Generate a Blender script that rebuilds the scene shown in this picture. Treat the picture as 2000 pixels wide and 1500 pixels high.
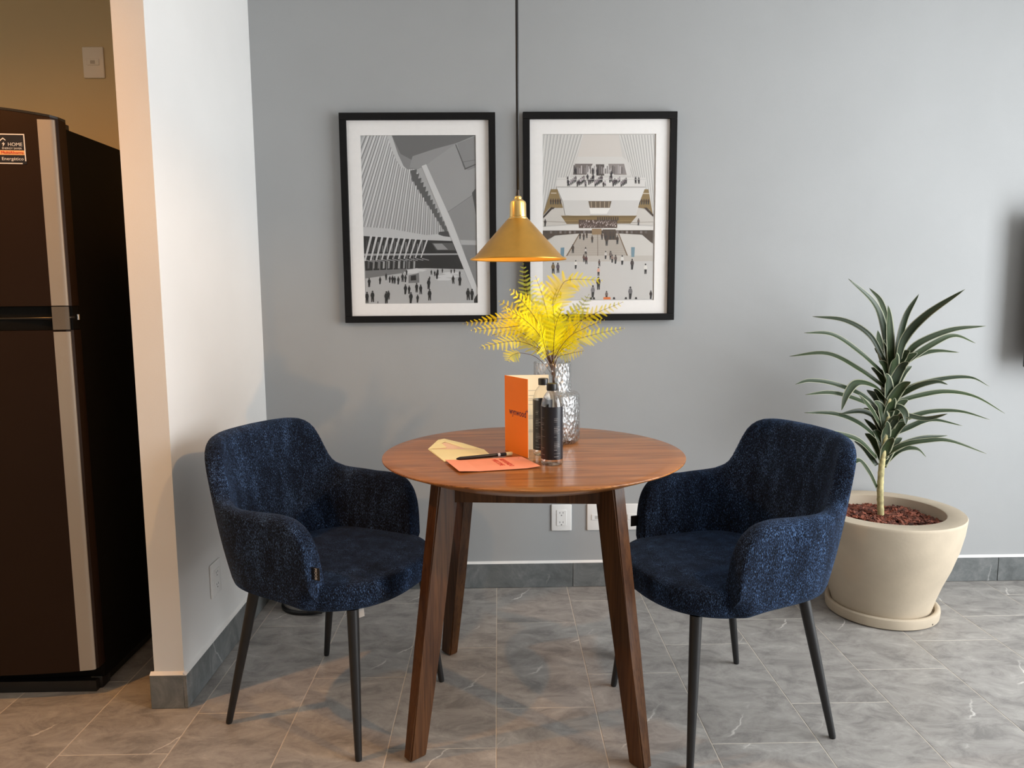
import bpy, bmesh, math, random
from mathutils import Matrix, Vector
random.seed(7)
for o in list(bpy.data.objects):
    bpy.data.objects.remove(o)
scene = bpy.context.scene
C = scene.collection
PI = math.pi
YB = 3.119          # back wall plane
XL, XT = -0.966, -1.056   # right / left face of the stub wall
YS = 2.20           # front end of the stub wall
XR, YF, XK, H = 3.1, -3.4, -3.2, 2.5

# ------------------------------------------------------------------ camera
cd = bpy.data.cameras.new('camera')
cd.sensor_fit = 'HORIZONTAL'; cd.sensor_width = 36.0
cd.lens = 1475.54 / 2000 * 36.0
cd.clip_start = 0.05
cam = bpy.data.objects.new('camera', cd); C.objects.link(cam)
r = (0.9998037, -0.0184268, -0.0072861); u = (0.0093926, 0.1169495, 0.9930934); b = (-0.0174474, -0.9929669, 0.1170996)
cam.matrix_world = Matrix(((r[0], u[0], b[0], 0), (r[1], u[1], b[1], 0), (r[2], u[2], b[2], 1.2446), (0, 0, 0, 1)))
scene.camera = cam

# ------------------------------------------------------------------ light
world = bpy.data.worlds.new('world'); scene.world = world; world.use_nodes = True
wn = world.node_tree.nodes['Background']
wn.inputs[0].default_value = (0.85, 0.93, 1.0, 1); wn.inputs[1].default_value = 1.2
def area(name, loc, rot, sx, sy, power, col):
    l = bpy.data.lights.new(name, 'AREA'); l.shape = 'RECTANGLE'; l.size = sx; l.size_y = sy; l.energy = power; l.color = col
    o = bpy.data.objects.new(name, l); o.location = loc; o.rotation_euler = rot; C.objects.link(o); return o
def spot(name, loc, target, power, col, ang, rad, blend=0.5):
    l = bpy.data.lights.new(name, 'SPOT'); l.energy = power; l.color = col; l.spot_size = math.radians(ang); l.spot_blend = blend; l.shadow_soft_size = rad
    o = bpy.data.objects.new(name, l); o.location = loc
    o.rotation_euler = (Vector(target) - Vector(loc)).to_track_quat('-Z', 'Y').to_euler(); C.objects.link(o); return o
area('window_daylight', (XR + 0.02, 1.12, 1.27), (0, PI / 2, 0), 2.3, 2.5, 91, (0.95, 0.98, 1.0))
spot('kitchen_downlight', (-1.8, 1.6, 2.46), (-1.65, 1.75, 0), 60, (1.0, 0.42, 0.08), 166, 0.03, 1.0)
spot('living_spotlight', (1.85, 0.6, 2.46), (-0.75, 2.2, 0.55), 75, (1.0, 0.56, 0.22), 44, 0.03, 0.6)
vs = scene.view_settings
vs.view_transform = 'Standard'; vs.look = 'None'; vs.gamma = 1.0; vs.use_curve_mapping = False
vs.exposure = 0.5

# ------------------------------------------------------------------ materials
def new_mat(name):
    m = bpy.data.materials.new(name); m.use_nodes = True
    nt = m.node_tree
    return m, nt, nt.nodes['Principled BSDF']
def setp(p, **k):
    for a, v in k.items():
        a = a.replace('_', ' ')
        if a in p.inputs:
            if isinstance(v, tuple) and len(v) == 3: v = (*v, 1)
            p.inputs[a].default_value = v
def node(nt, t, **k):
    n = nt.nodes.new(t)
    for a, v in k.items(): setattr(n, a, v)
    return n
def ramp(nt, stops):
    n = nt.nodes.new('ShaderNodeValToRGB'); e = n.color_ramp.elements
    while len(e) < len(stops): e.new(0.5)
    for i, (p, c) in enumerate(stops):
        e[i].position = p; e[i].color = (*c, 1) if len(c) == 3 else c
    return n
def simple(name, col, rough=0.5, var=0.08, scale=20, bump=0.0, bscale=200, **k):
    """plain surface with a little procedural variation"""
    m, nt, p = new_mat(name)
    tc = node(nt, 'ShaderNodeTexCoord'); nz = node(nt, 'ShaderNodeTexNoise'); nz.inputs['Scale'].default_value = scale; nz.inputs['Detail'].default_value = 4
    nt.links.new(tc.outputs['Object'], nz.inputs['Vector'])
    rp = ramp(nt, [(0.3, tuple(c * (1 - var) for c in col)), (0.7, tuple(min(1, c * (1 + var)) for c in col))])
    nt.links.new(nz.outputs['Fac'], rp.inputs['Fac']); nt.links.new(rp.outputs['Color'], p.inputs['Base Color'])
    setp(p, Roughness=rough, **k)
    if bump:
        n2 = node(nt, 'ShaderNodeTexNoise'); n2.inputs['Scale'].default_value = bscale; n2.inputs['Detail'].default_value = 3
        nt.links.new(tc.outputs['Object'], n2.inputs['Vector'])
        bp = node(nt, 'ShaderNodeBump'); bp.inputs['Strength'].default_value = bump; bp.inputs['Distance'].default_value = 0.002
        nt.links.new(n2.outputs['Fac'], bp.inputs['Height']); nt.links.new(bp.outputs['Normal'], p.inputs['Normal'])
    return m
def stone(name, base, dark, vein, rough):
    m, nt, p = new_mat(name); L = nt.links.new
    tc = node(nt, 'ShaderNodeTexCoord'); oi = node(nt, 'ShaderNodeObjectInfo')
    mul = node(nt, 'ShaderNodeVectorMath', operation='SCALE'); mul.inputs[3].default_value = 37.0
    cmb = node(nt, 'ShaderNodeCombineXYZ'); L(oi.outputs['Random'], cmb.inputs[0]); L(oi.outputs['Random'], cmb.inputs[1]); L(cmb.outputs[0], mul.inputs[0])
    add = node(nt, 'ShaderNodeVectorMath', operation='ADD'); L(tc.outputs['Object'], add.inputs[0]); L(mul.outputs[0], add.inputs[1])
    mp = node(nt, 'ShaderNodeMapping'); mp.inputs['Rotation'].default_value = (0, 0, 0.45); mp.inputs['Scale'].default_value = (1.25, 2.1, 1.25)
    L(add.outputs[0], mp.inputs['Vector'])
    n1 = node(nt, 'ShaderNodeTexNoise'); n1.inputs['Scale'].default_value = 6; n1.inputs['Detail'].default_value = 12; n1.inputs['Roughness'].default_value = 0.74; n1.inputs['Distortion'].default_value = 0.6
    L(mp.outputs[0], n1.inputs['Vector'])
    r1 = ramp(nt, [(0.37, dark), (0.50, base), (0.585, tuple(a * .6 + v * .4 for a, v in zip(base, vein))), (0.66, vein)])
    L(n1.outputs['Fac'], r1.inputs['Fac'])
    # thin cracks
    n2 = node(nt, 'ShaderNodeTexNoise'); n2.inputs['Scale'].default_value = 1.7; n2.inputs['Detail'].default_value = 1.5; n2.inputs['Roughness'].default_value = 0.35
    mv = node(nt, 'ShaderNodeMapping'); mv.inputs['Rotation'].default_value = (0, 0, -0.6); mv.inputs['Scale'].default_value = (0.55, 2.0, 1.0); L(add.outputs[0], mv.inputs['Vector']); L(mv.outputs[0], n2.inputs['Vector'])
    n2.inputs['Scale'].default_value = 5.0; n2.inputs['Detail'].default_value = 6; n2.inputs['Roughness'].default_value = 0.55
    L(add.outputs[0], n2.inputs['Vector'])
    dt = node(nt, 'ShaderNodeVectorMath', operation='DOT_PRODUCT'); dt.inputs[1].default_value = (-0.80, 0.55, 0.22); L(tc.outputs['Object'], dt.inputs[0])
    ns = node(nt, 'ShaderNodeMath', operation='MULTIPLY_ADD'); ns.inputs[1].default_value = 0.14; L(n2.outputs['Fac'], ns.inputs[0]); L(dt.outputs['Value'], ns.inputs[2])
    rs = node(nt, 'ShaderNodeMath', operation='MULTIPLY_ADD'); rs.inputs[1].default_value = 9.0; L(oi.outputs['Random'], rs.inputs[0]); L(ns.outputs[0], rs.inputs[2])
    ab = node(nt, 'ShaderNodeMath', operation='PINGPONG'); ab.inputs[1].default_value = 0.19; L(rs.outputs[0], ab.inputs[0])
    rl = ramp(nt, [(0.0, (1, 1, 1)), (0.0014, (0.7, 0.7, 0.7)), (0.003, (0, 0, 0))]); L(ab.outputs[0], rl.inputs['Fac'])
    n3 = node(nt, 'ShaderNodeTexNoise'); n3.inputs['Scale'].default_value = 5.0; L(add.outputs[0], n3.inputs['Vector'])
    rm = ramp(nt, [(0.52, (0, 0, 0)), (0.60, (1, 1, 1))]); L(n3.outputs['Fac'], rm.inputs['Fac'])
    mm = node(nt, 'ShaderNodeMath', operation='MULTIPLY'); L(rl.outputs['Color'], mm.inputs[0]); L(rm.outputs['Color'], mm.inputs[1])
    mx = node(nt, 'ShaderNodeMix', data_type='RGBA'); L(mm.outputs[0], mx.inputs['Factor']); L(r1.outputs['Color'], mx.inputs['A']); mx.inputs['B'].default_value = (*[min(1, v * 1.5) for v in vein], 1)
    L(mx.outputs['Result'], p.inputs['Base Color']); setp(p, Roughness=rough, Specular_IOR_Level=0.4)
    bp = node(nt, 'ShaderNodeBump'); bp.inputs['Strength'].default_value = 0.12; bp.inputs['Distance'].default_value = 0.002
    L(n1.outputs['Fac'], bp.inputs['Height']); L(bp.outputs['Normal'], p.inputs['Normal'])
    return m
def wood(name, c1, c2, axis, rough, coat):
    m, nt, p = new_mat(name); L = nt.links.new
    tc = node(nt, 'ShaderNodeTexCoord'); mp = node(nt, 'ShaderNodeMapping')
    sc = [14.0, 14.0, 14.0]; sc[axis] = 1.0
    mp.inputs['Scale'].default_value = sc
    if axis == 0: mp.inputs['Rotation'].default_value = (0, 0, -0.22)
    L(tc.outputs['Object'], mp.inputs['Vector'])
    n1 = node(nt, 'ShaderNodeTexNoise'); n1.inputs['Scale'].default_value = 1.6; n1.inputs['Detail'].default_value = 6; n1.inputs['Distortion'].default_value = 1.4
    L(mp.outputs[0], n1.inputs['Vector'])
    r1 = ramp(nt, [(0.28, c2), (0.5, c1), (0.62, tuple(a * 1.25 for a in c1)), (0.78, c2)]); L(n1.outputs['Fac'], r1.inputs['Fac'])
    mp2 = node(nt, 'ShaderNodeMapping'); s2 = [260.0, 260.0, 260.0]; s2[axis] = 7.0; mp2.inputs['Scale'].default_value = s2
    if axis == 0: mp2.inputs['Rotation'].default_value = (0, 0, -0.22)
    L(tc.outputs['Object'], mp2.inputs['Vector'])
    n2 = node(nt, 'ShaderNodeTexNoise'); n2.inputs['Scale'].default_value = 1.0; n2.inputs['Detail'].default_value = 3; L(mp2.outputs[0], n2.inputs['Vector'])
    r2 = ramp(nt, [(0.36, (0.5, 0.45, 0.4)), (0.5, (1, 1, 1))]); L(n2.outputs['Fac'], r2.inputs['Fac'])
    mx = node(nt, 'ShaderNodeMix', data_type='RGBA', blend_type='MULTIPLY'); mx.inputs['Factor'].default_value = 0.75
    L(r1.outputs['Color'], mx.inputs['A']); L(r2.outputs['Color'], mx.inputs['B']); L(mx.outputs['Result'], p.inputs['Base Color'])
    setp(p, Roughness=rough, Coat_Weight=coat, Coat_Roughness=0.10, Specular_IOR_Level=0.22, Coat_IOR=1.35)
    bp = node(nt, 'ShaderNodeBump'); bp.inputs['Strength'].default_value = 0.08; bp.inputs['Distance'].default_value = 0.001
    L(n2.outputs['Fac'], bp.inputs['Height']); L(bp.outputs['Normal'], p.inputs['Normal'])
    return m
def fabric(name):
    m, nt, p = new_mat(name); L = nt.links.new
    tc = node(nt, 'ShaderNodeTexCoord'); mp = node(nt, 'ShaderNodeMapping'); mp.inputs['Scale'].default_value = (1, 1, 0.28)
    L(tc.outputs['Object'], mp.inputs['Vector'])
    n1 = node(nt, 'ShaderNodeTexNoise'); n1.inputs['Scale'].default_value = 620; n1.inputs['Detail'].default_value = 3; L(mp.outputs[0], n1.inputs['Vector'])
    n2 = node(nt, 'ShaderNodeTexNoise'); n2.inputs['Scale'].default_value = 22; n2.inputs['Detail'].default_value = 5; n2.inputs['Roughness'].default_value = 0.65; L(mp.outputs[0], n2.inputs['Vector'])
    av = node(nt, 'ShaderNodeMath', operation='MULTIPLY_ADD'); av.inputs[1].default_value = 0.75; L(n1.outputs['Fac'], av.inputs[0])
    hf = node(nt, 'ShaderNodeMath', operation='MULTIPLY'); hf.inputs[1].default_value = 0.25; L(n2.outputs['Fac'], hf.inputs[0]); L(hf.outputs[0], av.inputs[2])
    rp = ramp(nt, [(0.34, (0.003, 0.0034, 0.005)), (0.47, (0.0075, 0.010, 0.018)), (0.56, (0.019, 0.034, 0.072)), (0.67, (0.12, 0.22, 0.43))])
    L(av.outputs[0], rp.inputs['Fac']); L(rp.outputs['Color'], p.inputs['Base Color'])
    setp(p, Roughness=0.95, Specular_IOR_Level=0.1, Sheen_Weight=0.12, Sheen_Roughness=0.4, Sheen_Tint=(0.4, 0.6, 1.0))
    bp = node(nt, 'ShaderNodeBump'); bp.inputs['Strength'].default_value = 0.55; bp.inputs['Distance'].default_value = 0.003
    L(n1.outputs['Fac'], bp.inputs['Height']); L(bp.outputs['Normal'], p.inputs['Normal'])
    return m
def attr_mat(name, rough, attr='col', **k):
    m, nt, p = new_mat(name)
    a = node(nt, 'ShaderNodeAttribute'); a.attribute_name = attr
    nt.links.new(a.outputs['Color'], p.inputs['Base Color']); setp(p, Roughness=rough, **k)
    return m
def pane_mat(name):
    m, nt, p = new_mat(name); nt.nodes.remove(p)
    tr = node(nt, 'ShaderNodeBsdfTransparent'); gl = node(nt, 'ShaderNodeBsdfGlossy'); gl.inputs['Roughness'].default_value = 0.02
    lw = node(nt, 'ShaderNodeFresnel'); lw.inputs['IOR'].default_value = 1.35
    ge = node(nt, 'ShaderNodeNewGeometry'); iv = node(nt, 'ShaderNodeMath', operation='SUBTRACT'); iv.inputs[0].default_value = 1.0; nt.links.new(ge.outputs['Backfacing'], iv.inputs[1])
    ml = node(nt, 'ShaderNodeMath', operation='MULTIPLY'); nt.links.new(lw.outputs[0], ml.inputs[0]); nt.links.new(iv.outputs[0], ml.inputs[1])
    mx = node(nt, 'ShaderNodeMixShader'); out = nt.nodes['Material Output']
    nt.links.new(ml.outputs[0], mx.inputs[0]); nt.links.new(tr.outputs[0], mx.inputs[1]); nt.links.new(gl.outputs[0], mx.inputs[2]); nt.links.new(mx.outputs[0], out.inputs['Surface'])
    return m
def leaf_mat(name):
    m, nt, p = new_mat(name)
    a = node(nt, 'ShaderNodeAttribute'); a.attribute_name = 'col'
    nt.links.new(a.outputs['Color'], p.inputs['Base Color']); setp(p, Roughness=0.38, Specular_IOR_Level=0.5)
    return m
M = {}
M['wall_grey'] = simple('grey_wall_paint', (0.375, 0.382, 0.385), 0.75, 0.025, 3, 0.08, 300)
M['wall_white'] = simple('white_wall_paint', (0.80, 0.79, 0.77), 0.75, 0.02, 3, 0.08, 300)
M['cream'] = simple('cream_wall_paint', (0.68, 0.58, 0.38), 0.75, 0.02, 3, 0.05, 300)
M['tile'] = stone('grey_stone_tile', (0.335, 0.315, 0.295), (0.225, 0.212, 0.20), (0.47, 0.45, 0.42), 0.40)
M['skirt'] = stone('dark_grey_stone_tile', (0.155, 0.165, 0.165), (0.11, 0.118, 0.118), (0.26, 0.26, 0.255), 0.42)
M['grout'] = simple('pale_grout', (0.62, 0.56, 0.48), 0.9, 0.05)
M['caulk'] = simple('white_caulk', (0.85, 0.83, 0.80), 0.6, 0.02)
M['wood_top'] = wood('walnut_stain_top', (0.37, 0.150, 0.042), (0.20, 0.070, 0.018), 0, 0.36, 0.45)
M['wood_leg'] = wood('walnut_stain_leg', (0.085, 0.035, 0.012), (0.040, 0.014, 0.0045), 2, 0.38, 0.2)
M['fabric'] = fabric('navy_chenille')
M['black_metal'] = simple('black_powder_coat', (0.012, 0.012, 0.013), 0.4, 0.1, 40, 0.05)
M['frame'] = simple('black_frame_wood', (0.006, 0.0055, 0.0055), 0.6, 0.1, 40, Specular_IOR_Level=0.2)
M['mat'] = simple('white_passe_partout', (0.91, 0.89, 0.87), 0.85, 0.015, 60)
M['print'] = attr_mat('photo_print', 0.55)
M['pane'] = pane_mat('clear_glazing')
M['brass'] = simple('brushed_brass', (0.72, 0.40, 0.075), 0.33, 0.06, 30, 0.05, 400, Metallic=0.85)
M['brass2'] = simple('polished_brass', (0.85, 0.60, 0.22), 0.28, 0.05, 30, Metallic=0.9)
M['brass_in'] = simple('golden_shade_lining', (0.95, 0.42, 0.05), 0.5, 0.04)
M['black_plastic'] = simple('black_plastic', (0.010, 0.010, 0.011), 0.35, 0.1)
M['white_plastic'] = simple('white_plastic', (0.86, 0.85, 0.83), 0.35, 0.01)
M['port'] = simple('grey_port', (0.52, 0.51, 0.49), 0.5, 0.02)
M['slot'] = simple('dark_slot', (0.02, 0.018, 0.016), 0.6, 0.1)
M['pot'] = simple('cream_cast_stone', (0.53, 0.445, 0.335), 0.75, 0.07, 9, 0.15, 90)
M['bark'] = attr_mat('bark_chips', 0.8)
M['leaf'] = leaf_mat('striped_leaf')
M['trunk'] = simple('pale_ringed_cane', (0.48, 0.42, 0.20), 0.7, 0.4, 45, 0.3, 80)
def thin_leaf(name):
    m, nt, p = new_mat(name)
    a = node(nt, 'ShaderNodeAttribute'); a.attribute_name = 'col'
    nt.links.new(a.outputs['Color'], p.inputs['Base Color']); setp(p, Roughness=0.55, Specular_IOR_Level=0.25)
    t = node(nt, 'ShaderNodeBsdfTranslucent'); nt.links.new(a.outputs['Color'], t.inputs['Color'])
    mx = node(nt, 'ShaderNodeMixShader'); mx.inputs[0].default_value = 0.22
    nt.links.new(p.outputs[0], mx.inputs[1]); nt.links.new(t.outputs[0], mx.inputs[2]); nt.links.new(mx.outputs[0], nt.nodes['Material Output'].inputs['Surface'])
    return m
M['fern'] = thin_leaf('yellow_fern')
M['stem'] = simple('brown_stem', (0.13, 0.06, 0.03), 0.6, 0.2)
M['steel_dark'] = simple('steel_dark_reflection', (0.022, 0.010, 0.005), 0.45, 0.05, 2, 0, Metallic=0.3, Specular_IOR_Level=0.25)  # door steel with the dark room's reflection put into its colour
M['steel'] = simple('steel_bright_reflection', (0.40, 0.36, 0.31), 0.42, 0.04, 2, 0.05, 300, Metallic=0.35)  # same door steel, brighter reflection put into its colour
M['fridge_side'] = simple('black_fridge_side', (0.003, 0.003, 0.003), 0.6, 0.1, Specular_IOR_Level=0.15)
M['grey_recess'] = simple('grey_recess', (0.13, 0.115, 0.095), 0.5, 0.05)
M['chrome'] = simple('chrome', (0.8, 0.8, 0.8), 0.12, 0.02, Metallic=1.0)
M['orange'] = simple('orange_card', (0.95, 0.24, 0.002), 0.6, 0.03, 8)
M['paper'] = simple('cream_paper', (0.88, 0.80, 0.60), 0.8, 0.02)
M['yellow_paper'] = simple('pale_yellow_paper', (0.95, 0.90, 0.52), 0.8, 0.02)
M['pink_paper'] = simple('salmon_card', (0.93, 0.36, 0.22), 0.7, 0.03)
M['red_ink'] = simple('red_ink', (0.62, 0.05, 0.03), 0.7, 0.03)
M['navy_ink'] = simple('navy_ink', (0.045, 0.02, 0.09), 0.7, 0.03)
M['grey_ink'] = simple('grey_ink', (0.30, 0.28, 0.27), 0.7, 0.03)
M['white_ink'] = simple('white_ink', (0.70, 0.70, 0.70), 0.6, 0.02)
M['fine_print'] = simple('fine_print', (0.30, 0.30, 0.31), 0.6, 0.02)
M['label'] = simple('black_label', (0.012, 0.012, 0.018), 0.35, 0.1)
M['sticker_orange'] = simple('sticker_orange', (0.75, 0.42, 0.18), 0.5, 0.02)
M['tv'] = simple('black_screen', (0.006, 0.006, 0.007), 0.15, 0.05)
def glass(name, ior, rough, bump=0, bscale=90, col=(1, 1, 1)):
    m, nt, p = new_mat(name)
    setp(p, Base_Color=col, Roughness=rough, IOR=ior, Transmission_Weight=1.0)
    if bump:
        tc = node(nt, 'ShaderNodeTexCoord'); v = node(nt, 'ShaderNodeTexVoronoi'); v.feature = 'SMOOTH_F1'; v.inputs['Scale'].default_value = bscale
        mp = node(nt, 'ShaderNodeMapping'); mp.inputs['Scale'].default_value = (1, 1, 0.62)
        nt.links.new(tc.outputs['Object'], mp.inputs['Vector']); nt.links.new(mp.outputs[0], v.inputs['Vector'])
        bp = node(nt, 'ShaderNodeBump'); bp.inputs['Strength'].default_value = bump; bp.inputs['Distance'].default_value = 0.006
        nt.links.new(v.outputs['Distance'], bp.inputs['Height']); nt.links.new(bp.outputs['Normal'], p.inputs['Normal'])
    return m
def hammered(name):
    m, nt, p = new_mat(name); nt.nodes.remove(p); L = nt.links.new
    tc = node(nt, 'ShaderNodeTexCoord'); v = node(nt, 'ShaderNodeTexVoronoi'); v.feature = 'SMOOTH_F1'; v.inputs['Scale'].default_value = 120
    mp = node(nt, 'ShaderNodeMapping'); mp.inputs['Scale'].default_value = (1, 1, 0.7); L(tc.outputs['Object'], mp.inputs['Vector']); L(mp.outputs[0], v.inputs['Vector'])
    bp = node(nt, 'ShaderNodeBump'); bp.inputs['Strength'].default_value = 1.0; bp.inputs['Distance'].default_value = 0.005; L(v.outputs['Distance'], bp.inputs['Height'])
    tr = node(nt, 'ShaderNodeBsdfTransparent'); tr.inputs[0].default_value = (0.96, 0.97, 0.97, 1)
    gl = node(nt, 'ShaderNodeBsdfGlossy'); gl.inputs['Roughness'].default_value = 0.28; L(bp.outputs[0], gl.inputs['Normal'])
    rf = node(nt, 'ShaderNodeBsdfRefraction'); rf.inputs['IOR'].default_value = 1.12; rf.inputs['Roughness'].default_value = 0.05; L(bp.outputs[0], rf.inputs['Normal'])
    m1 = node(nt, 'ShaderNodeMixShader'); m1.inputs[0].default_value = 0.45; L(tr.outputs[0], m1.inputs[1]); L(rf.outputs[0], m1.inputs[2])
    fr_ = node(nt, 'ShaderNodeLayerWeight'); fr_.inputs['Blend'].default_value = 0.42; L(bp.outputs[0], fr_.inputs['Normal'])
    m2 = node(nt, 'ShaderNodeMixShader'); L(fr_.outputs['Facing'], m2.inputs[0]); L(m1.outputs[0], m2.inputs[1]); L(gl.outputs[0], m2.inputs[2])
    L(m2.outputs[0], nt.nodes['Material Output'].inputs['Surface'])
    return m
M['vase_glass'] = hammered('hammered_glass')
def thin_clear(name):
    m, nt, p = new_mat(name); nt.nodes.remove(p); L = nt.links.new
    tr = node(nt, 'ShaderNodeBsdfTransparent'); tr.inputs[0].default_value = (0.96, 0.94, 0.89, 1)
    gl = node(nt, 'ShaderNodeBsdfGlossy'); gl.inputs['Roughness'].default_value = 0.03
    rf = node(nt, 'ShaderNodeBsdfRefraction'); rf.inputs['IOR'].default_value = 1.06
    m1 = node(nt, 'ShaderNodeMixShader'); m1.inputs[0].default_value = 0.5; L(tr.outputs[0], m1.inputs[1]); L(rf.outputs[0], m1.inputs[2])
    f = node(nt, 'ShaderNodeLayerWeight'); f.inputs['Blend'].default_value = 0.18
    m2 = node(nt, 'ShaderNodeMixShader'); L(f.outputs['Facing'], m2.inputs[0]); L(m1.outputs[0], m2.inputs[1]); L(gl.outputs[0], m2.inputs[2])
    L(m2.outputs[0], nt.nodes['Material Output'].inputs['Surface']); return m
M['bottle_glass'] = thin_clear('clear_bottle')
m_, nt_, p_ = new_mat('lit_bulb'); setp(p_, Base_Color=(1, .8, .5)); setp(p_, Emission_Color=(1.0, 0.62, 0.28), Emission_Strength=6.0); M['bulb'] = m_

# ------------------------------------------------------------------ helpers
def obj(name, verts, faces, mat, parent=None, smooth=False, loc=None, cols=None):
    me = bpy.data.meshes.new(name); me.from_pydata([tuple(v) for v in verts], [], faces); me.update()
    return link(name, me, mat, parent, smooth, loc, cols)
def link(name, me, mat, parent=None, smooth=False, loc=None, cols=None):
    if cols:
        at = me.color_attributes.new('col', 'FLOAT_COLOR', 'CORNER')
        k = 0
        for pi_, pl in enumerate(me.polygons):
            for _ in pl.loop_indices: at.data[k].color = (*cols[pi_], 1); k += 1
    if mat is not None and not me.materials: me.materials.append(mat)
    if smooth:
        for pl in me.polygons: pl.use_smooth = True
        if smooth != True:
            me.set_sharp_from_angle(angle=math.radians(smooth))
    o = bpy.data.objects.new(name, me); C.objects.link(o)
    if parent: o.parent = parent
    if loc: o.location = loc
    return o
def thing(name, label, cat, loc=(0, 0, 0), rz=0.0, group=None):
    o = bpy.data.objects.new(name, None); o.empty_display_size = 0.05; C.objects.link(o)
    o.location = loc; o.rotation_euler = (0, 0, rz); o['label'] = label; o['category'] = cat
    if group: o['group'] = group
    return o
def tag(o, label, cat, group=None):
    o['label'] = label; o['category'] = cat
    if group: o['group'] = group
    return o
def struct(name, loc=(0, 0, 0)):
    o = bpy.data.objects.new(name, None); C.objects.link(o); o.location = loc; o['kind'] = 'structure'; return o
def box(x0, x1, y0, y1, z0, z1):
    v = [(x0, y0, z0), (x1, y0, z0), (x1, y1, z0), (x0, y1, z0), (x0, y0, z1), (x1, y0, z1), (x1, y1, z1), (x0, y1, z1)]
    f = [(3, 2, 1, 0), (4, 5, 6, 7), (0, 1, 5, 4), (1, 2, 6, 5), (2, 3, 7, 6), (3, 0, 4, 7)]
    return v, f
def boxes(lst):
    V, F = [], []
    for b_ in lst:
        v, f = box(*b_); n = len(V); V += v; F += [tuple(i + n for i in q) for q in f]
    return V, F
def bbox(name, dims, mat, parent=None, bevel=0.0, seg=2, loc=None):
    """bevelled box"""
    v, f = box(*dims)
    bm = bmesh.new(); vs_ = [bm.verts.new(p) for p in v]
    for q in f: bm.faces.new([vs_[i] for i in q])
    if bevel: bmesh.ops.bevel(bm, geom=bm.edges[:], offset=bevel, segments=seg, affect='EDGES', profile=0.5)
    me = bpy.data.meshes.new(name); bm.to_mesh(me); bm.free()
    return link(name, me, mat, parent, 40 if bevel else False, loc)
def lathe(prof, n=48, cx=0, cy=0, closed=False):
    V, F = [], []
    for (rr, z) in prof:
        for k in range(n):
            a = 2 * PI * k / n; V.append((cx + rr * math.cos(a), cy + rr * math.sin(a), z))
    m_ = len(prof)
    for i in range(m_ if closed else m_ - 1):
        j = (i + 1) % m_
        for k in range(n):
            l = (k + 1) % n
            F.append((i * n + k, i * n + l, j * n + l, j * n + k))
    if not closed:
        if prof[0][0] > 1e-6: F.append(tuple(range(n - 1, -1, -1)))
        if prof[-1][0] > 1e-6: F.append(tuple((m_ - 1) * n + k for k in range(n)))
    return V, F
def tube(pts, radii, n=8):
    """tapered tube through points"""
    V, F = [], []
    P = [Vector(p) for p in pts]
    if not isinstance(radii, (list, tuple)): radii = [radii] * len(P)
    prev = None
    for i, p in enumerate(P):
        t = (P[min(i + 1, len(P) - 1)] - P[max(i - 1, 0)]).normalized()
        a = Vector((0, 0, 1)) if abs(t.z) < 0.9 else Vector((1, 0, 0))
        if prev is not None: a = prev
        s = t.cross(a).normalized(); q = s.cross(t).normalized(); prev = q
        for k in range(n):
            an = 2 * PI * k / n
            V.append(p + (s * math.cos(an) + q * math.sin(an)) * radii[i])
    for i in range(len(P) - 1):
        for k in range(n):
            l = (k + 1) % n; F.append((i * n + k, i * n + l, (i + 1) * n + l, (i + 1) * n + k))
    F.append(tuple(range(n - 1, -1, -1))); F.append(tuple((len(P) - 1) * n + k for k in range(n)))
    return V, F
def spline(pts, per=8):
    """Catmull-Rom resample"""
    P = [Vector(p) for p in pts]; out = []
    P = [P[0] * 2 - P[1]] + P + [P[-1] * 2 - P[-2]]
    for i in range(1, len(P) - 2):
        for k in range(per):
            t = k / per
            out.append(0.5 * ((2 * P[i]) + (P[i + 1] - P[i - 1]) * t + (2 * P[i - 1] - 5 * P[i] + 4 * P[i + 1] - P[i + 2]) * t * t + (3 * P[i] - P[i - 1] - 3 * P[i + 1] + P[i + 2]) * t ** 3))
    out.append(P[-2]); return out
def text(name, s, size, mat, parent, mtx, ext=0.0002, sx=1.0):
    cu = bpy.data.curves.new(name, 'FONT'); cu.body = s; cu.size = size; cu.align_x = 'CENTER'; cu.align_y = 'CENTER'; cu.extrude = ext; cu.resolution_u = 3
    to = bpy.data.objects.new(name, cu); C.objects.link(to)
    me = bpy.data.meshes.new_from_object(to.evaluated_get(bpy.context.evaluated_depsgraph_get()))
    bpy.data.objects.remove(to)
    for v in me.vertices: v.co.x *= sx
    me.transform(mtx)
    return link(name, me, mat, parent)
def basis(o, x, y):
    """matrix: local x,y -> given world directions, z = x cross y"""
    x = Vector(x).normalized(); z = x.cross(Vector(y)).normalized(); y = z.cross(x)
    return Matrix(((x.x, y.x, z.x, o[0]), (x.y, y.y, z.y, o[1]), (x.z, y.z, z.z, o[2]), (0, 0, 0, 1)))
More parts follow.
